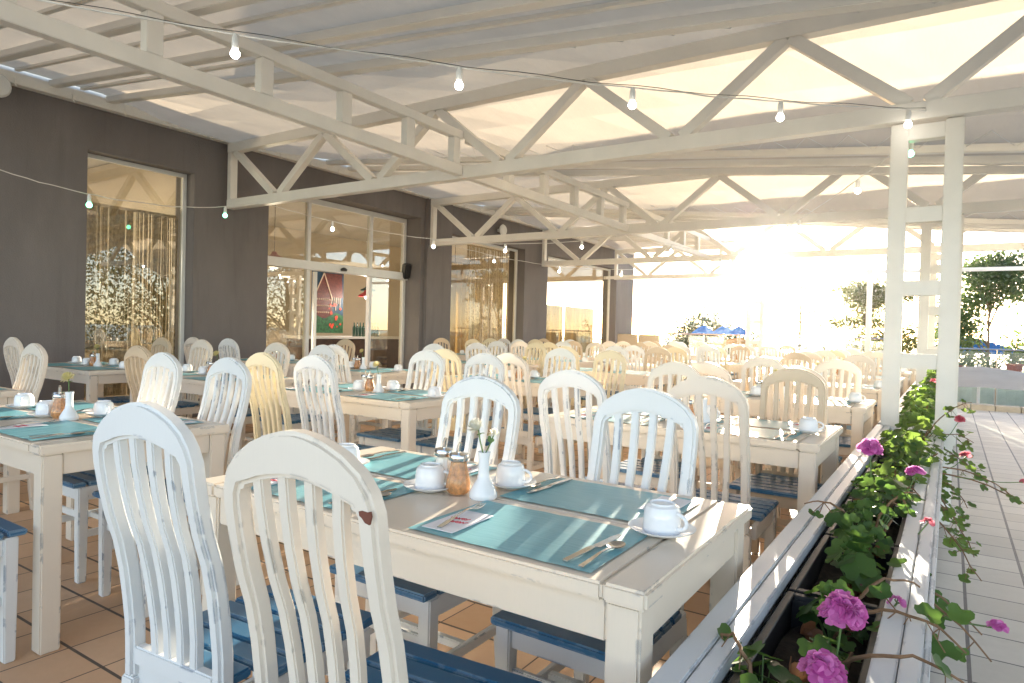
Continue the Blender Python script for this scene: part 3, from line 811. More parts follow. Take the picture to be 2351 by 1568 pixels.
# ------------------------------------------------------------------ chairs
YP = [(0, .0), (.45, -.0), (.52, -.002), (.62, -.012), (.71, -.030), (.80, -.056), (.88, -.074), (.96, -.082), (1.06, -.084)]
def yprof(z):
    for (a, ya), (b, yb) in zip(YP, YP[1:]):
        if z <= b:
            u = (z - a) / (b - a); u = u * u * (3 - 2 * u) * .4 + u * .6
            return -.205 + ya + (yb - ya) * u
    return -.305
def make_chair(mat, label):
    t = thing('slatted_chair', label, 'chair')
    # back frame: outer and inner outlines walked from left foot of the back over the crest
    out, inn = [], []
    zs = [.40, .47, .52, .58, .64, .70, .76, .82, .87]
    for z in zs: out.append((-.212 - .006 * (z - .4), z)); inn.append((-.171 + .008 * max(0, (z - .5)), z))
    arc_o = [(-.213, .90), (-.200, .928), (-.172, .953), (-.130, .974), (-.085, .988), (-.040, .997), (0, 1.0)]
    arc_i = [(-.166, .890), (-.157, .905), (-.125, .912), (-.100, .919), (-.065, .925), (-.03, .929), (0, .930)]
    out += arc_o; inn += arc_i
    SX = .77; ZT = lambda z: z if z < .47 else .47 + (z - .47) * (1.035 - .47) / (1 - .47)
    out = [(x * SX, ZT(z)) for x, z in out]; inn = [(x * SX, ZT(z)) for x, z in inn]
    out += [(-x, z) for x, z in reversed(out[:-1])]; inn += [(-x, z) for x, z in reversed(inn[:-1])]
    m = MB(); rows = []; th = .0185
    for (ox, oz), (ix, iz) in zip(out, inn):
        rows.append([(ox, yprof(oz) - th, oz), (ix, yprof(iz) - th, iz), (ix, yprof(iz) + th, iz), (ox, yprof(oz) + th, oz)])
    b = m.quad_grid(rows, True)
    m.f.append((b, b + 1, b + 2, b + 3)); e = b + 4 * (len(rows) - 1); m.f.append((e + 3, e + 2, e + 1, e))
    m.build('back_frame', mat, t, bevel=.0075, smooth=True)
    MB().box(-.132, .132, yprof(.5) - .013, yprof(.5) + .013, .432, .474).build('back_rail', mat, t, bevel=.004)
    for k in range(4):
        tx = (-.087, -.029, .029, .087)[k]; bx = tx * .74
        m = MB(); path = []; secs = []
        for i in range(9):
            z = .47 + (.966 - .47) * i / 8; u = i / 8
            path.append((bx + (tx - bx) * u, yprof(z), z)); secs.append(((.0115, 0, 0), (0, .0105, 0)))
        m.sweep(path, secs); m.build('slat', mat, t, bevel=.003, smooth=True)
    # seat of separate slats
    m = MB()
    for k in range(6):
        y0 = -.185 + k * .070
        m.box(-.195 if k > 0 else -.140, .195 if k > 0 else .140, y0, y0 + .060, .438, .460)
    m.build('seat', 'blue', t, bevel=.005)
    m = MB()
    m.box(-.150, .150, .166, .188, .375, .437); m.box(-.145, .145, -.207, -.190, .375, .437)
    m.box(-.186, -.166, -.175, .158, .375, .437); m.box(.166, .186, -.175, .158, .375, .437)
    m.build('seat_frame', mat, t, bevel=.003)
    for s in (-1, 1):
        m = MB(); m.sweep([(s * .172, .177, 0), (s * .172, .177, .25), (s * .172, .177, .437)], [((.018, 0, 0), (0, .018, 0)), ((.021, 0, 0), (0, .021, 0)), ((.022, 0, 0), (0, .022, 0))])
        m.build('leg', mat, t, bevel=.004)
        m = MB(); m.sweep([(s * .160, -.235, 0), (s * .156, -.215, .22), (s * .1505, -.206, .402)], [((.018, 0, 0), (0, .018, 0)), ((.021, 0, 0), (0, .018, 0)), ((.021, 0, 0), (0, .017, 0))])
        m.build('leg', mat, t, bevel=.004)
        MB().box(s * .164 - .010, s * .164 + .010, -.205, .157, .20, .232).build('stretcher', mat, t, bevel=.003)
    MB().box(-.153, .153, -.03, -.005, .203, .229).build('stretcher', mat, t, bevel=.003)
    MB().box(-.150, .150, .168, .184, .29, .32).build('stretcher', mat, t, bevel=.003)
    return t
CH = {}
def chair(x, y, rz, mat, label, group='slatted chairs on the terrace'):
    if mat not in CH:
        CH[mat] = make_chair(mat, label); CH[mat]['group'] = group
        KIDS[CH[mat].name] = [(c, []) for c in bpy.data.objects if c.parent == CH[mat]]
        CH[mat].location = (x, y, 0); CH[mat].rotation_euler = (0, 0, rz)
        return CH[mat]
    return dup(CH[mat], (x, y, 0), rz, label, group)

# ------------------------------------------------------------------ tables and what stands on them
TBL = None
def make_table(label, L, D):
    t = thing('dining_table', label, 'table')
    m = MB(); e = .085
    m.box(e + .001, L - e - .001, 0, D / 2 - .0012, .715, .75); m.box(e + .001, L - e - .001, D / 2 + .0012, D, .715, .75)
    m.box(0, e, 0, D, .7145, .7505); m.box(L - e, L, 0, D, .7145, .7505)
    m.build('tabletop', 'table', t, bevel=.006)
    m = MB()
    m.box(.085, L - .085, .022, .042, .635, .714); m.box(.085, L - .085, D - .042, D - .022, .635, .714)
    m.box(.022, .042, .085, D - .085, .635, .714); m.box(L - .042, L - .022, .085, D - .085, .635, .714)
    m.build('apron', 'table', t, bevel=.003)
    for a in (.015, L - .083):
        for b in (.015, D - .083): MB().box(a, a + .068, b, b + .068, 0, .714).build('leg', 'table', t, bevel=.005)
    return t
ITEM = {}
def item(name, x, y, z, rz, label, cat, group, maker):
    if name not in ITEM:
        o = maker(); ITEM[name] = o
        KIDS[o.name] = [(c, [g for g in bpy.data.objects if g.parent == c]) for c in bpy.data.objects if c.parent == o]
        o['label'] = label; o['category'] = cat; o['group'] = group
        o.location = (x, y, z); o.rotation_euler = (0, 0, rz); return o
    return dup(ITEM[name], (x, y, z), rz, label, group)
def mk_mat():
    m = MB(); rows = []
    for i in range(13):
        rows.append([(-.2275 + .455 * j / 18 + rnd.uniform(-.0006, .0006), -.1525 + .305 * i / 12, .0014 + .0012 * math.sin(j * .9 + i * .4) ** 2) for j in range(19)])
    m.quad_grid(rows); return m.build('placemat', 'mat', smooth=True)
def mk_napkin():
    t = thing('napkin', '', '')
    m = MB(); m.box(-.043, .043, -.083, .083, 0, .0016); m.build('paper', 'napkin', t, bevel=.0006, seg=1)
    m = MB()
    for row in range(2):
        pts = []
        for k in range(26):
            a = k / 25; pts.append((-.03 + .045 * a + .012 * row + .003 * math.sin(k * 2.1), .01 - .026 * row + .007 * math.sin(k * 1.3 + row) + a * .006, .0021))
        m.tube(pts, .0009, 4)
    m.build('red_script', 'red', t)
    return t
def mk_fork():
    m = MB()
    pr = [(-.125, .0055, .003), (-.10, .006, .004), (-.05, .0035, .008), (0, .003, .011), (.03, .006, .008), (.045, .0105, .004)]
    m.sweep([(0, y, z) for y, w_, z in pr], [((w_, 0, 0), (0, 0, .0011)) for y, w_, z in pr])
    for k in range(4):
        x = -.0085 + k * .0057
        m.sweep([(x, .044, .0042), (x, .07, .0025), (x, .095, .007)], [((.0017, 0, 0), (0, 0, .0009)), ((.0016, 0, 0), (0, 0, .0009)), ((.0009, 0, 0), (0, 0, .0006))])
    return m.build('fork', 'steel', bevel=.0004, seg=1)
def mk_knife():
    m = MB(); pr = [(-.12, .006, .0045), (-.03, .0075, .0045), (-.01, .0055, .004), (.0, .009, .003), (.08, .009, .003), (.105, .004, .003)]
    m.sweep([(0 if y < 0 else .001, y, z) for y, w_, z in pr], [((w_, 0, 0), (0, 0, .0022 if y < 0 else .0006)) for y, w_, z in pr])
    return m.build('knife', 'steel', bevel=.0006, seg=1)
def mk_spoon():
    m = MB(); pr = [(-.10, .0055, .004), (-.07, .005, .005), (-.02, .003, .009), (.02, .003, .008), (.03, .0045, .005)]
    m.sweep([(0, y, z) for y, w_, z in pr], [((w_, 0, 0), (0, 0, .0011)) for y, w_, z in pr])
    rows = []
    for i in range(7):
        r = i / 6
        rows.append([(.0175 * r * math.cos(2 * PI * k / 16), .052 + .026 * r * math.sin(2 * PI * k / 16), .0015 + .006 * r * r) for k in range(16)])
    m.quad_grid(rows, True)
    rows2 = [[(x * 1.02, .052 + (y - .052) * 1.02, z - .001) for x, y, z in r_] for r_ in rows]
    m.quad_grid(rows2, True)
    return m.build('spoon', 'steel', smooth=True)
def mk_cup():
    t = thing('coffee_cup', '', '')
    m = MB().lathe([(.036, 0), (.041, 0), (.0425, .004), (.0415, .030), (.0395, .046), (.036, .056), (.0285, .060), (.0285, .064), (.0255, .064), (.025, .0605), (.001, .061)], 32)
    m.build('cup_bowl', 'china', t, smooth=True)
    h = MB(); pts = [(.0405 + .025 * math.sin(a), 0, .029 + .017 * math.cos(a)) for a in [i * PI / 8 for i in range(9)]]
    h.tube(pts, .0042, 8); h.build('handle', 'china', t, smooth=True)
    return t
def mk_saucer():
    return MB().lathe([(.001, 0), (.035, 0), (.037, .003), (.058, .007), (.073, .014), (.075, .0165), (.072, .0165), (.055, .0105), (.034, .0065), (.001, .006)], 36).build('saucer', 'china', smooth=True)
def mk_shaker(content):
    def f():
        t = thing('sugar_shaker', '', '')
        pr = [(.001, .003), (.026, .003), (.034, .012), (.036, .03), (.030, .055), (.0245, .075), (.023, .088)]
        MB().lathe([(r * .9, z) for r, z in pr] + [(.001, .088 if content == 'brown' else .08)], 48, flute=.045, nf=12).build('sugar', content, t, smooth=True)
        MB().lathe([(.001, 0), (.029, 0), (.037, .01), (.039, .03), (.033, .055), (.027, .077), (.0255, .094)], 48, flute=.03, nf=12).build('glass_jar', 'jar', t, smooth=True)
        MB().lathe([(.0275, .092), (.0285, .094), (.0285, .104), (.026, .110), (.012, .113), (.001, .113)], 24).build('metal_lid', 'steel', t, smooth=True)
        s = MB(); s.tube([(0, 0, .11), (0, 0, .128), (.004, 0, .14)], [.0055, .0055, .005], 10); s.build('spout', 'steel', t, smooth=True)
        return t
    return f
def mk_vase():
    return MB().lathe([(.001, 0), (.034, 0), (.038, .006), (.037, .016), (.028, .034), (.017, .052), (.0145, .070), (.0145, .105), (.0175, .124), (.0155, .124), (.0125, .105), (.012, .06), (.001, .055)], 28).build('bud_vase', 'china', smooth=True)
MT['wpet'] = m_leaf('white_petal', (.78, .76, .60), (.90, .90, .85), .4); MT['ypet'] = m_leaf('yellow_petal', (.80, .66, .20), (.88, .80, .42), .4)
def bloom(m, c, nrm, s, n=60):
    nrm = Vector(nrm).normalized(); a = nrm.orthogonal().normalized(); b = nrm.cross(a)
    for i in range(n):
        u = (i + .5) / n; el = (1 - u) * 1.35; th = i * 2.4
        d = (a * math.cos(th) + b * math.sin(th)) * math.cos(el) + nrm * math.sin(el)
        e = d.cross(nrm).normalized() * s * .13
        p0 = Vector(c); L = s * (.7 + .3 * u)
        k = len(m.v); p1 = p0 + d * L * .6 + nrm * s * .12; p2 = p0 + d * L + nrm * s * (.05 + .25 * (1 - u))
        m.v += [tuple(p0 - e * .4), tuple(p0 + e * .4), tuple(p1 + e), tuple(p1 - e), tuple(p2 + e * .6), tuple(p2 - e * .6)]
        m.f += [(k, k + 1, k + 2, k + 3), (k + 3, k + 2, k + 4, k + 5)]
def flowers(x, y, z, label, mat, two=False):
    t = thing('cut_flowers', label, 'flower', (x, y, z), 0, 'flowers in the bud vases')
    s = MB(); h = MB(); c = Vector((-.026, .008, .178))
    s.tube([(0, 0, .06), (-.004, 0, .12), (-.018, .005, .15), c], .0022, 5); bloom(h, c, (-.5, -.25, .75), .034, 70)
    if two:
        c2 = Vector((.022, .01, .170)); s.tube([(.002, 0, .06), (.004, 0, .12), (.016, .008, .15), c2], .0018, 5); bloom(h, c2, (.3, -.1, .9), .018, 34)
        leaf_into(s, (.016, .004, .158), (.8, -.4, .3), .010, 5)
    leaf_into(s, tuple(c - Vector((-.004, 0, .008))), (.3, .1, -.9), .013, 5)
    h.build('petals', mat, t); s.build('stalks', 'gstem', t)
GRP = {'placemat': 'teal placemats on the tables', 'napkin': 'paper napkins on the placemats', 'fork': 'forks lying on napkins', 'knife': 'knives beside the cups', 'spoon': 'spoons beside the knives', 'cup': 'upturned coffee cups', 'saucer': 'saucers under the cups'}
def setting(px, py, flip, where, tname, lvl, cupoff=(0, 0), front=False):
    """px,py centre of the placemat; flip True when the diner sits on the far side"""
    s = -1 if flip else 1; rz = PI if flip else 0; Z = .7508
    item('placemat', px, py, Z, rz, 'teal placemat at the %s place of the %s' % (where, tname), 'placemat', GRP['placemat'], mk_mat)
    cx, cy = px + s * .245 + cupoff[0], py + s * .15 + cupoff[1]
    if lvl <= 2:
        item('saucer', cx, cy, Z + .002, 0, 'white saucer at the %s place of the %s' % (where, tname), 'saucer', GRP['saucer'], mk_saucer)
    item('coffee_cup', cx, cy, Z + (.009 if lvl <= 2 else .002), rnd.uniform(-.8, .3), 'white cup upside down at the %s place of the %s' % (where, tname), 'cup', GRP['cup'], mk_cup)
    if lvl <= 1:
        item('napkin', px - s * .165, py + s * -.045, Z + .0032, rz + rnd.uniform(-.04, .04), 'white napkin with red script at the %s place of the %s' % (where, tname), 'napkin', GRP['napkin'], mk_napkin)
        item('fork', px - s * .183, py + s * .002, Z + .005, rz + .17, 'steel fork across the napkin at the %s place of the %s' % (where, tname), 'fork', GRP['fork'], mk_fork)
        item('knife', px + s * .172, py + s * -.018, Z + .003, rz - .06, 'steel knife at the %s place of the %s' % (where, tname), 'knife', GRP['knife'], mk_knife)
        item('spoon', px + s * .205, py + s * -.045, Z + .003, rz - .02, 'steel spoon beside the knife at the %s place of the %s' % (where, tname), 'spoon', GRP['spoon'], mk_spoon)
def lay_table(x0, y0, tname, lvl, flower='wpet', two=False):
    global TBL
    lab = 'cream painted wooden %s' % tname
    if TBL is None:
        TBL = make_table(lab, 1.355, .74); TBL['group'] = 'cream painted tables set in rows'; TBL.location = (x0, y0, 0)
        KIDS[TBL.name] = [(c, []) for c in bpy.data.objects if c.parent == TBL]
    else: dup(TBL, (x0, y0, 0), 0, lab, 'cream painted tables set in rows')
    setting(x0 + .345, y0 + .178, False, 'near left', tname, lvl)
    setting(x0 + 1.008, y0 + .178, False, 'near right', tname, lvl, (.0, .015))
    setting(x0 + .345, y0 + .540, True, 'far left', tname, lvl, (.14 if lvl > 1 else .09, 0))
    setting(x0 + 1.008, y0 + .540, True, 'far right', tname, lvl, (-.02, .11))
    cx, cy = x0 + .70, y0 + .36; Z = .7508
    item('white_shaker', cx - .10, cy + .015, Z, 0, 'glass shaker of white sugar on the %s' % tname, 'sugar shaker', 'white sugar shakers', mk_shaker('sugar'))
    item('brown_shaker', cx - .025, cy - .015, Z, .3, 'glass shaker of brown sugar on the %s' % tname, 'sugar shaker', 'brown sugar shakers', mk_shaker('brown'))
    item('bud_vase', cx + .055, cy - .01, Z, 0, 'small white bud vase on the %s' % tname, 'vase', 'white bud vases', mk_vase)
    flowers(cx + .055, cy - .01, Z, ('two white blooms' if two else 'pale yellow bloom') + ' in the vase on the %s' % tname, flower, two)

NTH = ['front', 'second', 'third', 'fourth', 'fifth', 'sixth', 'seventh', 'eighth']
ROW = {'A': 'planter side', 'B': 'aisle', 'C': 'inner', 'D': 'wall side'}
tables = []
for k, y in enumerate((1.09, 3.05, 4.88, 6.75, 8.65, 10.5, 12.3)): tables.append(('A', k, (-1.78 if k == 0 else -1.80), y))
for k, y in enumerate((1.04, 2.95, 4.85, 6.75, 8.65, 10.55, 12.4, 14.3)): tables.append(('B', k, -4.0, y))
for k, y in enumerate((1.04, 2.95, 4.60, 6.75, 8.65, 10.55, 12.4, 14.3)): tables.append(('C', k, (-6.08 if k == 0 else -5.85), y))
for k, y in enumerate((2.78, 4.86, 9.05, 11.0)): tables.append(('D', k, -7.5, y))
TN = {}
for c, k, x, y in tables:
    nm = '%s %s table' % (NTH[k], ROW[c]); TN[(c, k)] = nm
    d = k + (1 if c == 'D' else 0)
    lvl = 1 if (d <= 1 and c in 'AB') else (2 if d <= 2 else 3)
    if c == 'C' and k <= 1: lvl = 2
    lay_table(x, y, nm, lvl, 'wpet' if (c, k) == ('A', 0) else 'ypet', (c, k) == ('A', 0))

# measured chairs: crest position, facing, paint, table, side words
MEAS = [
 ('A', 0, -1.63, .85, +1, 'white', 'near left'), ('A', 0, -1.01, .81, +1, 'cream', 'near right'),
 ('A', 0, -1.63, 2.27, -1, 'white', 'far left'), ('A', 0, -.91, 2.27, -1, 'white', 'far right'),
 ('A', 1, -1.51, 2.82, +1, 'white', 'near left'), ('A', 1, -.91, 2.96, +1, 'cream', 'near right'),
 ('A', 1, -1.52, 4.14, -1, 'cream', 'far left'), ('A', 1, -.79, 4.17, -1, 'tan', 'far right'),
 ('A', 2, -1.40, 4.54, +1, 'cream', 'near left'), ('A', 2, -.82, 4.58, +1, 'cream', 'near right'),
 ('A', 2, -1.42, 5.98, -1, 'cream', 'far left'), ('A', 2, -.80, 6.02, -1, 'cream', 'far right'),
 ('A', 3, -.83, 6.47, +1, 'cream', 'near right'), ('A', 3, -1.45, 6.5, +1, 'tan', 'near left'),
 ('B', 0, -3.83, 2.15, -1, 'white', 'far left'), ('B', 0, -3.18, 2.14, -1, 'white', 'far right'),
 ('B', 0, -3.05, .78, +1, 'white', 'near right'),
 ('B', 1, -3.63, 2.65, +1, 'yellow', 'near left'), ('B', 1, -3.23, 2.72, +1, 'white', 'near right'),
 ('B', 1, -3.58, 3.98, -1, 'white', 'far left'), ('B', 1, -3.0, 4.01, -1, 'white', 'far right'),
 ('B', 2, -3.75, 4.60, +1, 'yellow', 'near left'), ('B', 2, -2.92, 4.4, +1, 'cream', 'near right'),
 ('B', 2, -3.51, 5.79, -1, 'white', 'far left'), ('B', 2, -2.93, 5.89, -1, 'yellow', 'far right'),
 ('C', 0, -5.45, 2.12, -1, 'cream', 'far right'), 
 ('C', 1, -4.93, 2.55, +1, 'tan', 'near right'), ('C', 1, -4.85, 3.98, -1, 'white', 'far right'), ('C', 1, -5.5, 3.98, -1, 'cream', 'far left'),
 ('C', 2, -4.9, 4.36, +1, 'white', 'near right'), ('C', 2, -5.05, 5.68, -1, 'white', 'far right'),
 ('D', 0, -7.1, 2.56, +1, 'cream', 'near left'), ('D', 0, -7.23, 3.92, -1, 'tan', 'far left'), ('D', 0, -6.47, 3.84, -1, 'cream', 'far right'),
 ('D', 1, -7.46, 4.50, +1, 'cream', 'near left'), ('D', 1, -6.95, 4.62, +1, 'white', 'near right'), ('D', 1, -6.85, 5.84, -1, 'tan', 'far right'),
]
done = set()
CW = {'white': 'worn white', 'cream': 'cream white', 'yellow': 'pale yellow', 'tan': 'dull tan'}
def put(c, k, x, y, face, mat, side, jit=.0):
    done.add((c, k, side))
    yo = y + face * .30
    lab = '%s slatted chair at the %s seat of the %s' % (CW[mat], side, TN[(c, k)])
    if (c, k) == ('A', 0) and face > 0:
        r = .08
        chair(x - .3 * math.sin(r), y + .3 * math.cos(r), r, mat, lab); return
    if (c, k, side) == ('B', 0, 'near right'):
        chair(-2.88, .80, 0, mat, lab); return
    if face < 0:
        yo = max(yo, [t_[3] for t_ in tables if t_[:2] == (c, k)][0] + .74 - .20)
    chair(x, yo, (0 if face > 0 else PI) + rnd.uniform(-1, 1) * (.02 + jit), mat, '%s slatted chair at the %s seat of the %s' % (CW[mat], side, TN[(c, k)]))
for a in MEAS:
    q = .85 if (a[0], a[1]) == ('A', 0) else .90
    if a[:2] == ('A', 0) and a[4] > 0: q = .835
    put(a[0], a[1], a[2] * q, a[3] * q, *a[4:])
chair(-7.0, 2.10 - .02, .05, 'cream', 'cream white slatted chair cut by the left edge near the dark wall')
xs = {'A': (-1.42, -.83), 'B': (-3.6, -3.0), 'C': (-5.45, -4.85), 'D': (-7.2, -6.6)}
for c, k, x, y in tables:
    if k < (3 if c in 'ABC' else 2): continue
    for si, side in ((0, 'left'), (1, 'right')):
        for nf, yy, face in (('near', y - .27, 1), ('far', y + 1.18, -1)):
            key = (c, k, '%s %s' % (nf, side))
            if key in done or rnd.random() < .08: continue
            mat = rnd.choice(('white', 'white', 'cream', 'cream', 'tan', 'yellow'))
            put(c, k, xs[c][si] + rnd.uniform(-.06, .06), yy + rnd.uniform(-.06, .06), face, mat, key[2], .06)

# paint chip and screw on the front cream chair
ch = CH['cream']
def blob(m, cx, cz, pts):
    k = len(m.v); yb = yprof(.925) - .0205
    for dy in (0, .004): m.v += [(cx + a, yb + dy - (cz - .93) * .12, cz + b) for a, b in pts]
    n = len(pts); m.f += [tuple(k + i for i in reversed(range(n))), tuple(k + n + i for i in range(n))] + [(k + i, k + (i + 1) % n, k + n + (i + 1) % n, k + n + i) for i in range(n)]
m = MB(); blob(m, .147, .925, [(-.010, .007), (-.004, .009), (.006, .008), (.011, .009), (.013, .002), (.010, -.010), (.002, -.008), (-.004, -.002), (-.009, .001)])
m.build('bare_wood_patch', 'chip', ch)

# ------------------------------------------------------------------ beyond the terrace
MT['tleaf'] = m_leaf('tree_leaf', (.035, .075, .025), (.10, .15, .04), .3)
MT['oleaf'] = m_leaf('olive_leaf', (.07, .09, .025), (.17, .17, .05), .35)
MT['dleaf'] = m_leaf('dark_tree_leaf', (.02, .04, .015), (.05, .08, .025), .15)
MT['bark'] = m_simple('bark', (.14, .10, .07), .9, var=.4, scale=9, bump=.8, bscale=30)
def tree(loc, h, rad, label, leaf='tleaf', n=3500, ls=.06, flat=.8, trunk_h=.35, seed=1, clumps=14, tr=.05):
    rg = random.Random(seed)
    t = thing('tree', label, 'tree', loc)
    m = MB(); lf = MB()
    top = Vector((rg.uniform(-.1, .1) * rad, rg.uniform(-.1, .1) * rad, h * .8))
    m.tube([(0, 0, 0), (top.x * .3, top.y * .3, h * .3), (top.x * .7, top.y * .7, h * .6), top], [tr * 1.3, tr, tr * .6, tr * .2], 8)
    cl = []
    for i in range(clumps):
        th = rg.uniform(0, 2 * PI); rr = rad * math.sqrt(rg.random()); z = h * (trunk_h + (1 - trunk_h) * rg.random())
        k = math.sqrt(max(.08, 1 - ((z / h - (trunk_h + .35 * (1 - trunk_h))) / (1 - trunk_h) / .75) ** 2))
        c = Vector((math.cos(th) * rr * k, math.sin(th) * rr * k, z)); cl.append(c)
        a = Vector((top.x * .5, top.y * .5, min(z * .75, h * .7)))
        m.tube([a, (a + c) / 2 + Vector((0, 0, .04 * h)), c], [tr * .45, tr * .3, tr * .1], 5)
    for i in range(n):
        c = rg.choice(cl); s = rad * .26
        p = c + Vector((rg.gauss(0, s), rg.gauss(0, s), rg.gauss(0, s * flat)))
        nn = Vector((rg.gauss(0, 1), rg.gauss(0, 1), rg.gauss(0, 1) + .6)).normalized()
        a = nn.orthogonal().normalized(); a = Quaternion(nn, rg.uniform(0, 6)) @ a; b = nn.cross(a)
        q = ls * rg.uniform(.6, 1.3); k = len(lf.v)
        lf.v += [tuple(p - a * q), tuple(p + b * q * .45), tuple(p + a * q), tuple(p - b * q * .45)]
        lf.f.append((k, k + 1, k + 2, k + 3))
    m.build('trunk', 'bark', t, smooth=True); lf.build('crown', leaf, t)
    return t
tree((1.0, 25.0, -1.6), 5.2, 1.15, 'leafy green tree beyond the railing right of the near column', 'tleaf', n=7500, ls=.08, trunk_h=.42, seed=3, clumps=20)
tree((-2.9, 31, -3.2), 6.6, 1.7, 'broad olive green tree behind the slim post', 'oleaf', n=9500, ls=.085, trunk_h=.55, seed=5, clumps=22, flat=.35)
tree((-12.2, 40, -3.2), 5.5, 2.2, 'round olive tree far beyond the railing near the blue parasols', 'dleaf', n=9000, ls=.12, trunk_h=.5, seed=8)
tree((3.2, 30, -3.2), 6.6, 1.6, 'sparse twiggy tree at the right edge beyond the railing', n=900, ls=.07, trunk_h=.5, seed=9)
def araucaria(loc, h, label):
    t = thing('conifer', label, 'tree', loc); m = MB(); lf = MB(); rg = random.Random(4)
    m.tube([(0, 0, 0), (.02, 0, h * .5), (0, .02, h)], [.10, .07, .02], 7)
    for i in range(9):
        z = h * (.35 + .62 * i / 9)
        for j in range(4):
            th = rg.uniform(0, 2 * PI); L = (1.7 * (1 - i / 9.5) + .25) * rg.uniform(.7, 1.1)
            pts = [Vector((math.cos(th) * L * u, math.sin(th) * L * u, z + .18 * L * math.sin(u * 3) - .12 * L * u)) for u in (0, .33, .66, 1)]
            m.tube(pts, [.025, .018, .012, .006], 4)
            dens = 130 if i < 4 else 26
            for k in range(dens):
                u = rg.uniform(.35, 1); p = pts[0].lerp(pts[3], u) + Vector((rg.gauss(0, .08), rg.gauss(0, .08), rg.gauss(0, .04)))
                q = .06; b = len(lf.v); a = Vector((rg.gauss(0, 1), rg.gauss(0, 1), rg.gauss(0, .4))).normalized(); c = a.orthogonal().normalized()
                lf.v += [tuple(p - a * q), tuple(p + c * q * .4), tuple(p + a * q), tuple(p - c * q * .4)]; lf.f.append((b, b + 1, b + 2, b + 3))
    m.build('trunk', 'bark', t, smooth=True); lf.build('needles', 'dleaf', t)
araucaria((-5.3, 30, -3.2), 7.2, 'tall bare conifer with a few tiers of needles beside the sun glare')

def parasol(loc, r, h, drop, mat, label, rim=.0):
    t = thing('parasol', label, 'parasol', loc, rnd.uniform(0, 1))
    N = 8; m = MB(); rows = []
    for i in range(7):
        u = i / 6; row = []
        for j in range(N * 3):
            a = 2 * PI * j / (N * 3); sc = 1 - .05 * (1 - abs(math.cos(a * N / 2))) * u
            row.append((r * u * sc * math.cos(a) + 1e-4, r * u * sc * math.sin(a), h - drop * u ** 1.4 - .05 * u * (1 - abs(math.cos(a * N / 2)))))
        rows.append(row)
    m.quad_grid(rows, True); m.build('canopy', mat, t, smooth=True)
    MB().tube([(0, 0, 0), (0, 0, h + .05)], .03, 8).build('pole', 'frame', t)
    m = MB()
    for j in range(N):
        a = 2 * PI * j / N; m.tube([(0, 0, h - .25), (r * .9 * math.cos(a), r * .9 * math.sin(a), h - drop * .9 - .02)], .01, 4)
    m.build('ribs', 'frame', t)
MT['pwhite'] = m_translucent('white_parasol', (.88, .88, .90), (.95, .94, .92), .75)
MT['pblue'] = m_translucent('blue_parasol', (.03, .14, .45), (.05, .2, .6), .35)
MT['porange'] = m_translucent('orange_parasol', (.65, .28, .10), (.7, .3, .1), .35)
G = -3.2
for i, (x, y, z) in enumerate(((-5.1, 22.5, .86), (-3.5, 22.8, .90), (-2.0, 22.6, .80), (-7.6, 23.5, .75), (-9.6, 24.5, .80), (-11.6, 26, .85))):
    parasol((x, y, G), 1.45, z - G, .42, 'pwhite', 'white parasol top below the terrace, %s from the slim post' % ['fourth', 'third', 'nearest', 'fifth', 'sixth', 'seventh'][i])
parasol((-6.9, 26.5, G), 1.3, 1.12 - G, .38, 'porange', 'orange parasol beyond the far railing')
for i, (x, y) in enumerate(((-10.9, 35), (-10.0, 35.5), (-9.1, 35))):
    parasol((x, y, G), .62, 1.70 - G, .4, 'pblue', 'blue parasol beyond the railing, %s of the three together' % ['leftmost', 'middle one', 'rightmost'][i])
parasol((.55, 27, G), 1.5, 1.35 - G, .5, 'pblue', 'blue parasol beyond the path railing left of the leafy tree')
for i, (x, y, z) in enumerate(((.55, 18.0, .66), (3.0, 18.6, .58))):
    parasol((x, y, -2.9), 2.1, z + 2.9, .34, 'pwhite', 'large white parasol top just past the end of the path, %s' % ['the left one' , 'the right one'][i])

def railing(x0, x1, y, zt, zb, label, step=1.6):
    t = thing('glass_railing', label, 'railing', (0, y, 0), 0, 'glass railings round the terrace')
    MB().tube([(x0, 0, zt), (x1, 0, zt)], .022, 8).build('handrail', 'steel', t, smooth=True)
    x = x0; pts = []
    while x < x1 + .01: pts.append(x); x += step
    for p in pts: MB().tube([(p, 0, zb), (p, 0, zt)], .018, 6).build('post', 'steel', t, smooth=True)
    for a, b in zip(pts, pts[1:]): MB().box(a + .04, b - .04, -.005, .005, zb + .06, zt - .06).build('glass_panel', 'rail', t)
railing(-7.6, -1.0, 19.5, 1.22, 0.0, 'glass railing along the far end of the dining terrace')
railing(-.6, 7.4, 21.0, 1.02, -.9, 'glass railing beyond the path with red pots behind it')
railing(-16, -8.2, 24, .9, -3.2, 'low glass railing far beyond the corner of the building')

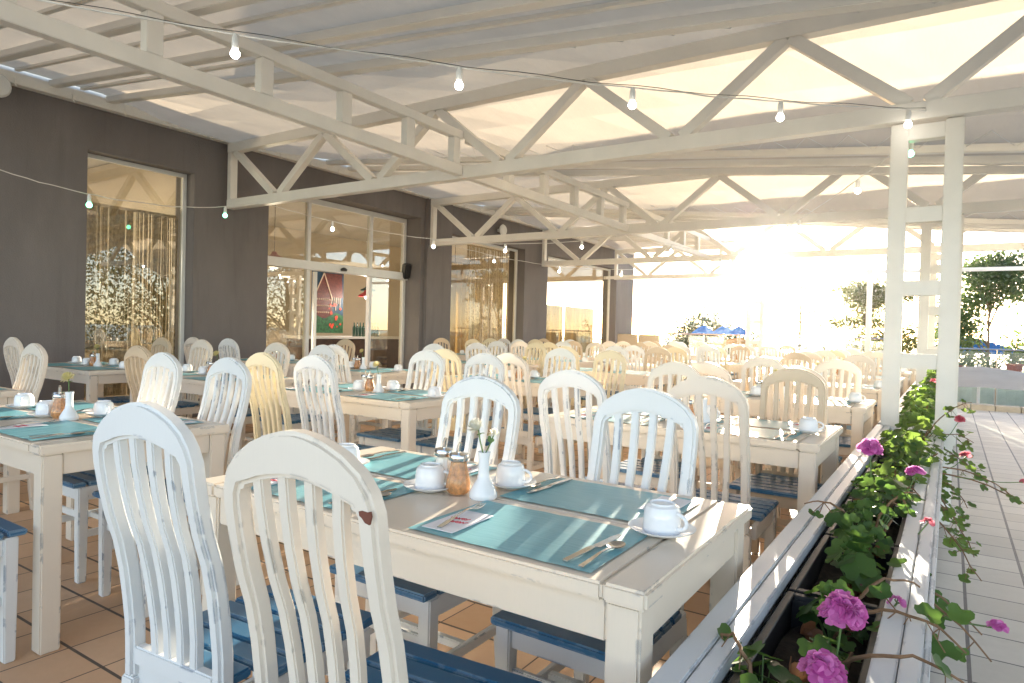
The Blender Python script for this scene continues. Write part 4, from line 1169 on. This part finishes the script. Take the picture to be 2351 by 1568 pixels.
MT['terra'] = m_simple('red_clay', (.42, .09, .05), .7, var=.2)
MT['ped'] = m_simple('pale_wall', (.6, .57, .52), .8)
tag(MB().box(-.4, 7.5, 21.5, 22.1, -.9, .28).build('low_wall', 'ped'), 'low pale wall carrying red flower pots behind the path railing', 'wall')
for i, (x, s) in enumerate(((.15, .15), (.45, .13), (.98, .13), (1.42, .2), (2.6, .16))):
    t = thing('flower_pot', 'red clay pot on the low wall, %s from the left' % ['first', 'second', 'third', 'fourth', 'fifth'][i], 'flower pot', (x, 21.8, .28), 0, 'red pots on the low wall')
    MB().lathe([(s * .6, 0), (s * .9, s * 1.6), (s, s * 1.6), (s, s * 1.9), (s * .85, s * 1.9), (s * .8, s * 1.5), (.001, s * 1.5)], 16).build('pot', 'terra', t, smooth=True)
    m = MB()
    for k in range(60):
        d = Vector((rnd.gauss(0, .6), rnd.gauss(0, .6), abs(rnd.gauss(0, 1)))) * s * .9
        leaf_into(m, Vector((0, 0, s * 1.9)) + d, (rnd.gauss(0, 1), rnd.gauss(0, 1), 1), s * .22, 5)
    m.build('plant', 'tleaf', t)
# waiters' cabinet by the end of the wall
cb = thing('folding_screen', 'pale rounded panels standing by the end of the dark wall', 'screen', (-7.2, 16.6, 0))
for i in range(2):
    MB().box(-.3 + .62 * i, .28 + .62 * i, -.03 - .05 * i, .0 - .05 * i, .1, 1.17).build('panel', 'tan', cb, bevel=.05, seg=3)
    for a in (-.27, .21): MB().box(a + .62 * i, a + .04 + .62 * i, -.025 - .05 * i, -.005 - .05 * i, 0, .0985).build('foot', 'tan', cb)
hz = MB().box(-610, 610, -610, 610, -4.4, 6.0)  # thin volume added to spread a bloom-like glow round the sun
MT['glow_haze'] = bpy.data.materials.new('glow_haze'); hm = MT['glow_haze']; hm.use_nodes = True; ht = hm.node_tree; ht.nodes.clear()
hv = ht.nodes.new('ShaderNodeVolumePrincipled'); ho = ht.nodes.new('ShaderNodeOutputMaterial')
hv.inputs['Density'].default_value = .00019; hv.inputs['Anisotropy'].default_value = .97; hv.inputs['Color'].default_value = (.92, .97, 1, 1)
ht.links.new(hv.outputs[0], ho.inputs['Volume'])
hz = hz.build('glow_haze', 'glow_haze'); hz['kind'] = 'stuff'
# trees on the open side, seen mirrored in the windows
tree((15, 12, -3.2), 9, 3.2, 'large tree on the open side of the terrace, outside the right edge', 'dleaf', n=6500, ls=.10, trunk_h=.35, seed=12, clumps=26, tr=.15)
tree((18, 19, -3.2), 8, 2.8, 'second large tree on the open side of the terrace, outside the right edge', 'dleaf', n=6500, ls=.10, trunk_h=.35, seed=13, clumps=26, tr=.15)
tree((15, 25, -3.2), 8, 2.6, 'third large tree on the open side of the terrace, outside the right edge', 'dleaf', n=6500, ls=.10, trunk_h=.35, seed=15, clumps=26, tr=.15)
# ITEM protos keep their own names in plain words
for k, nm in (('white_shaker', 'sugar_shaker'), ('brown_shaker', 'sugar_shaker')): pass
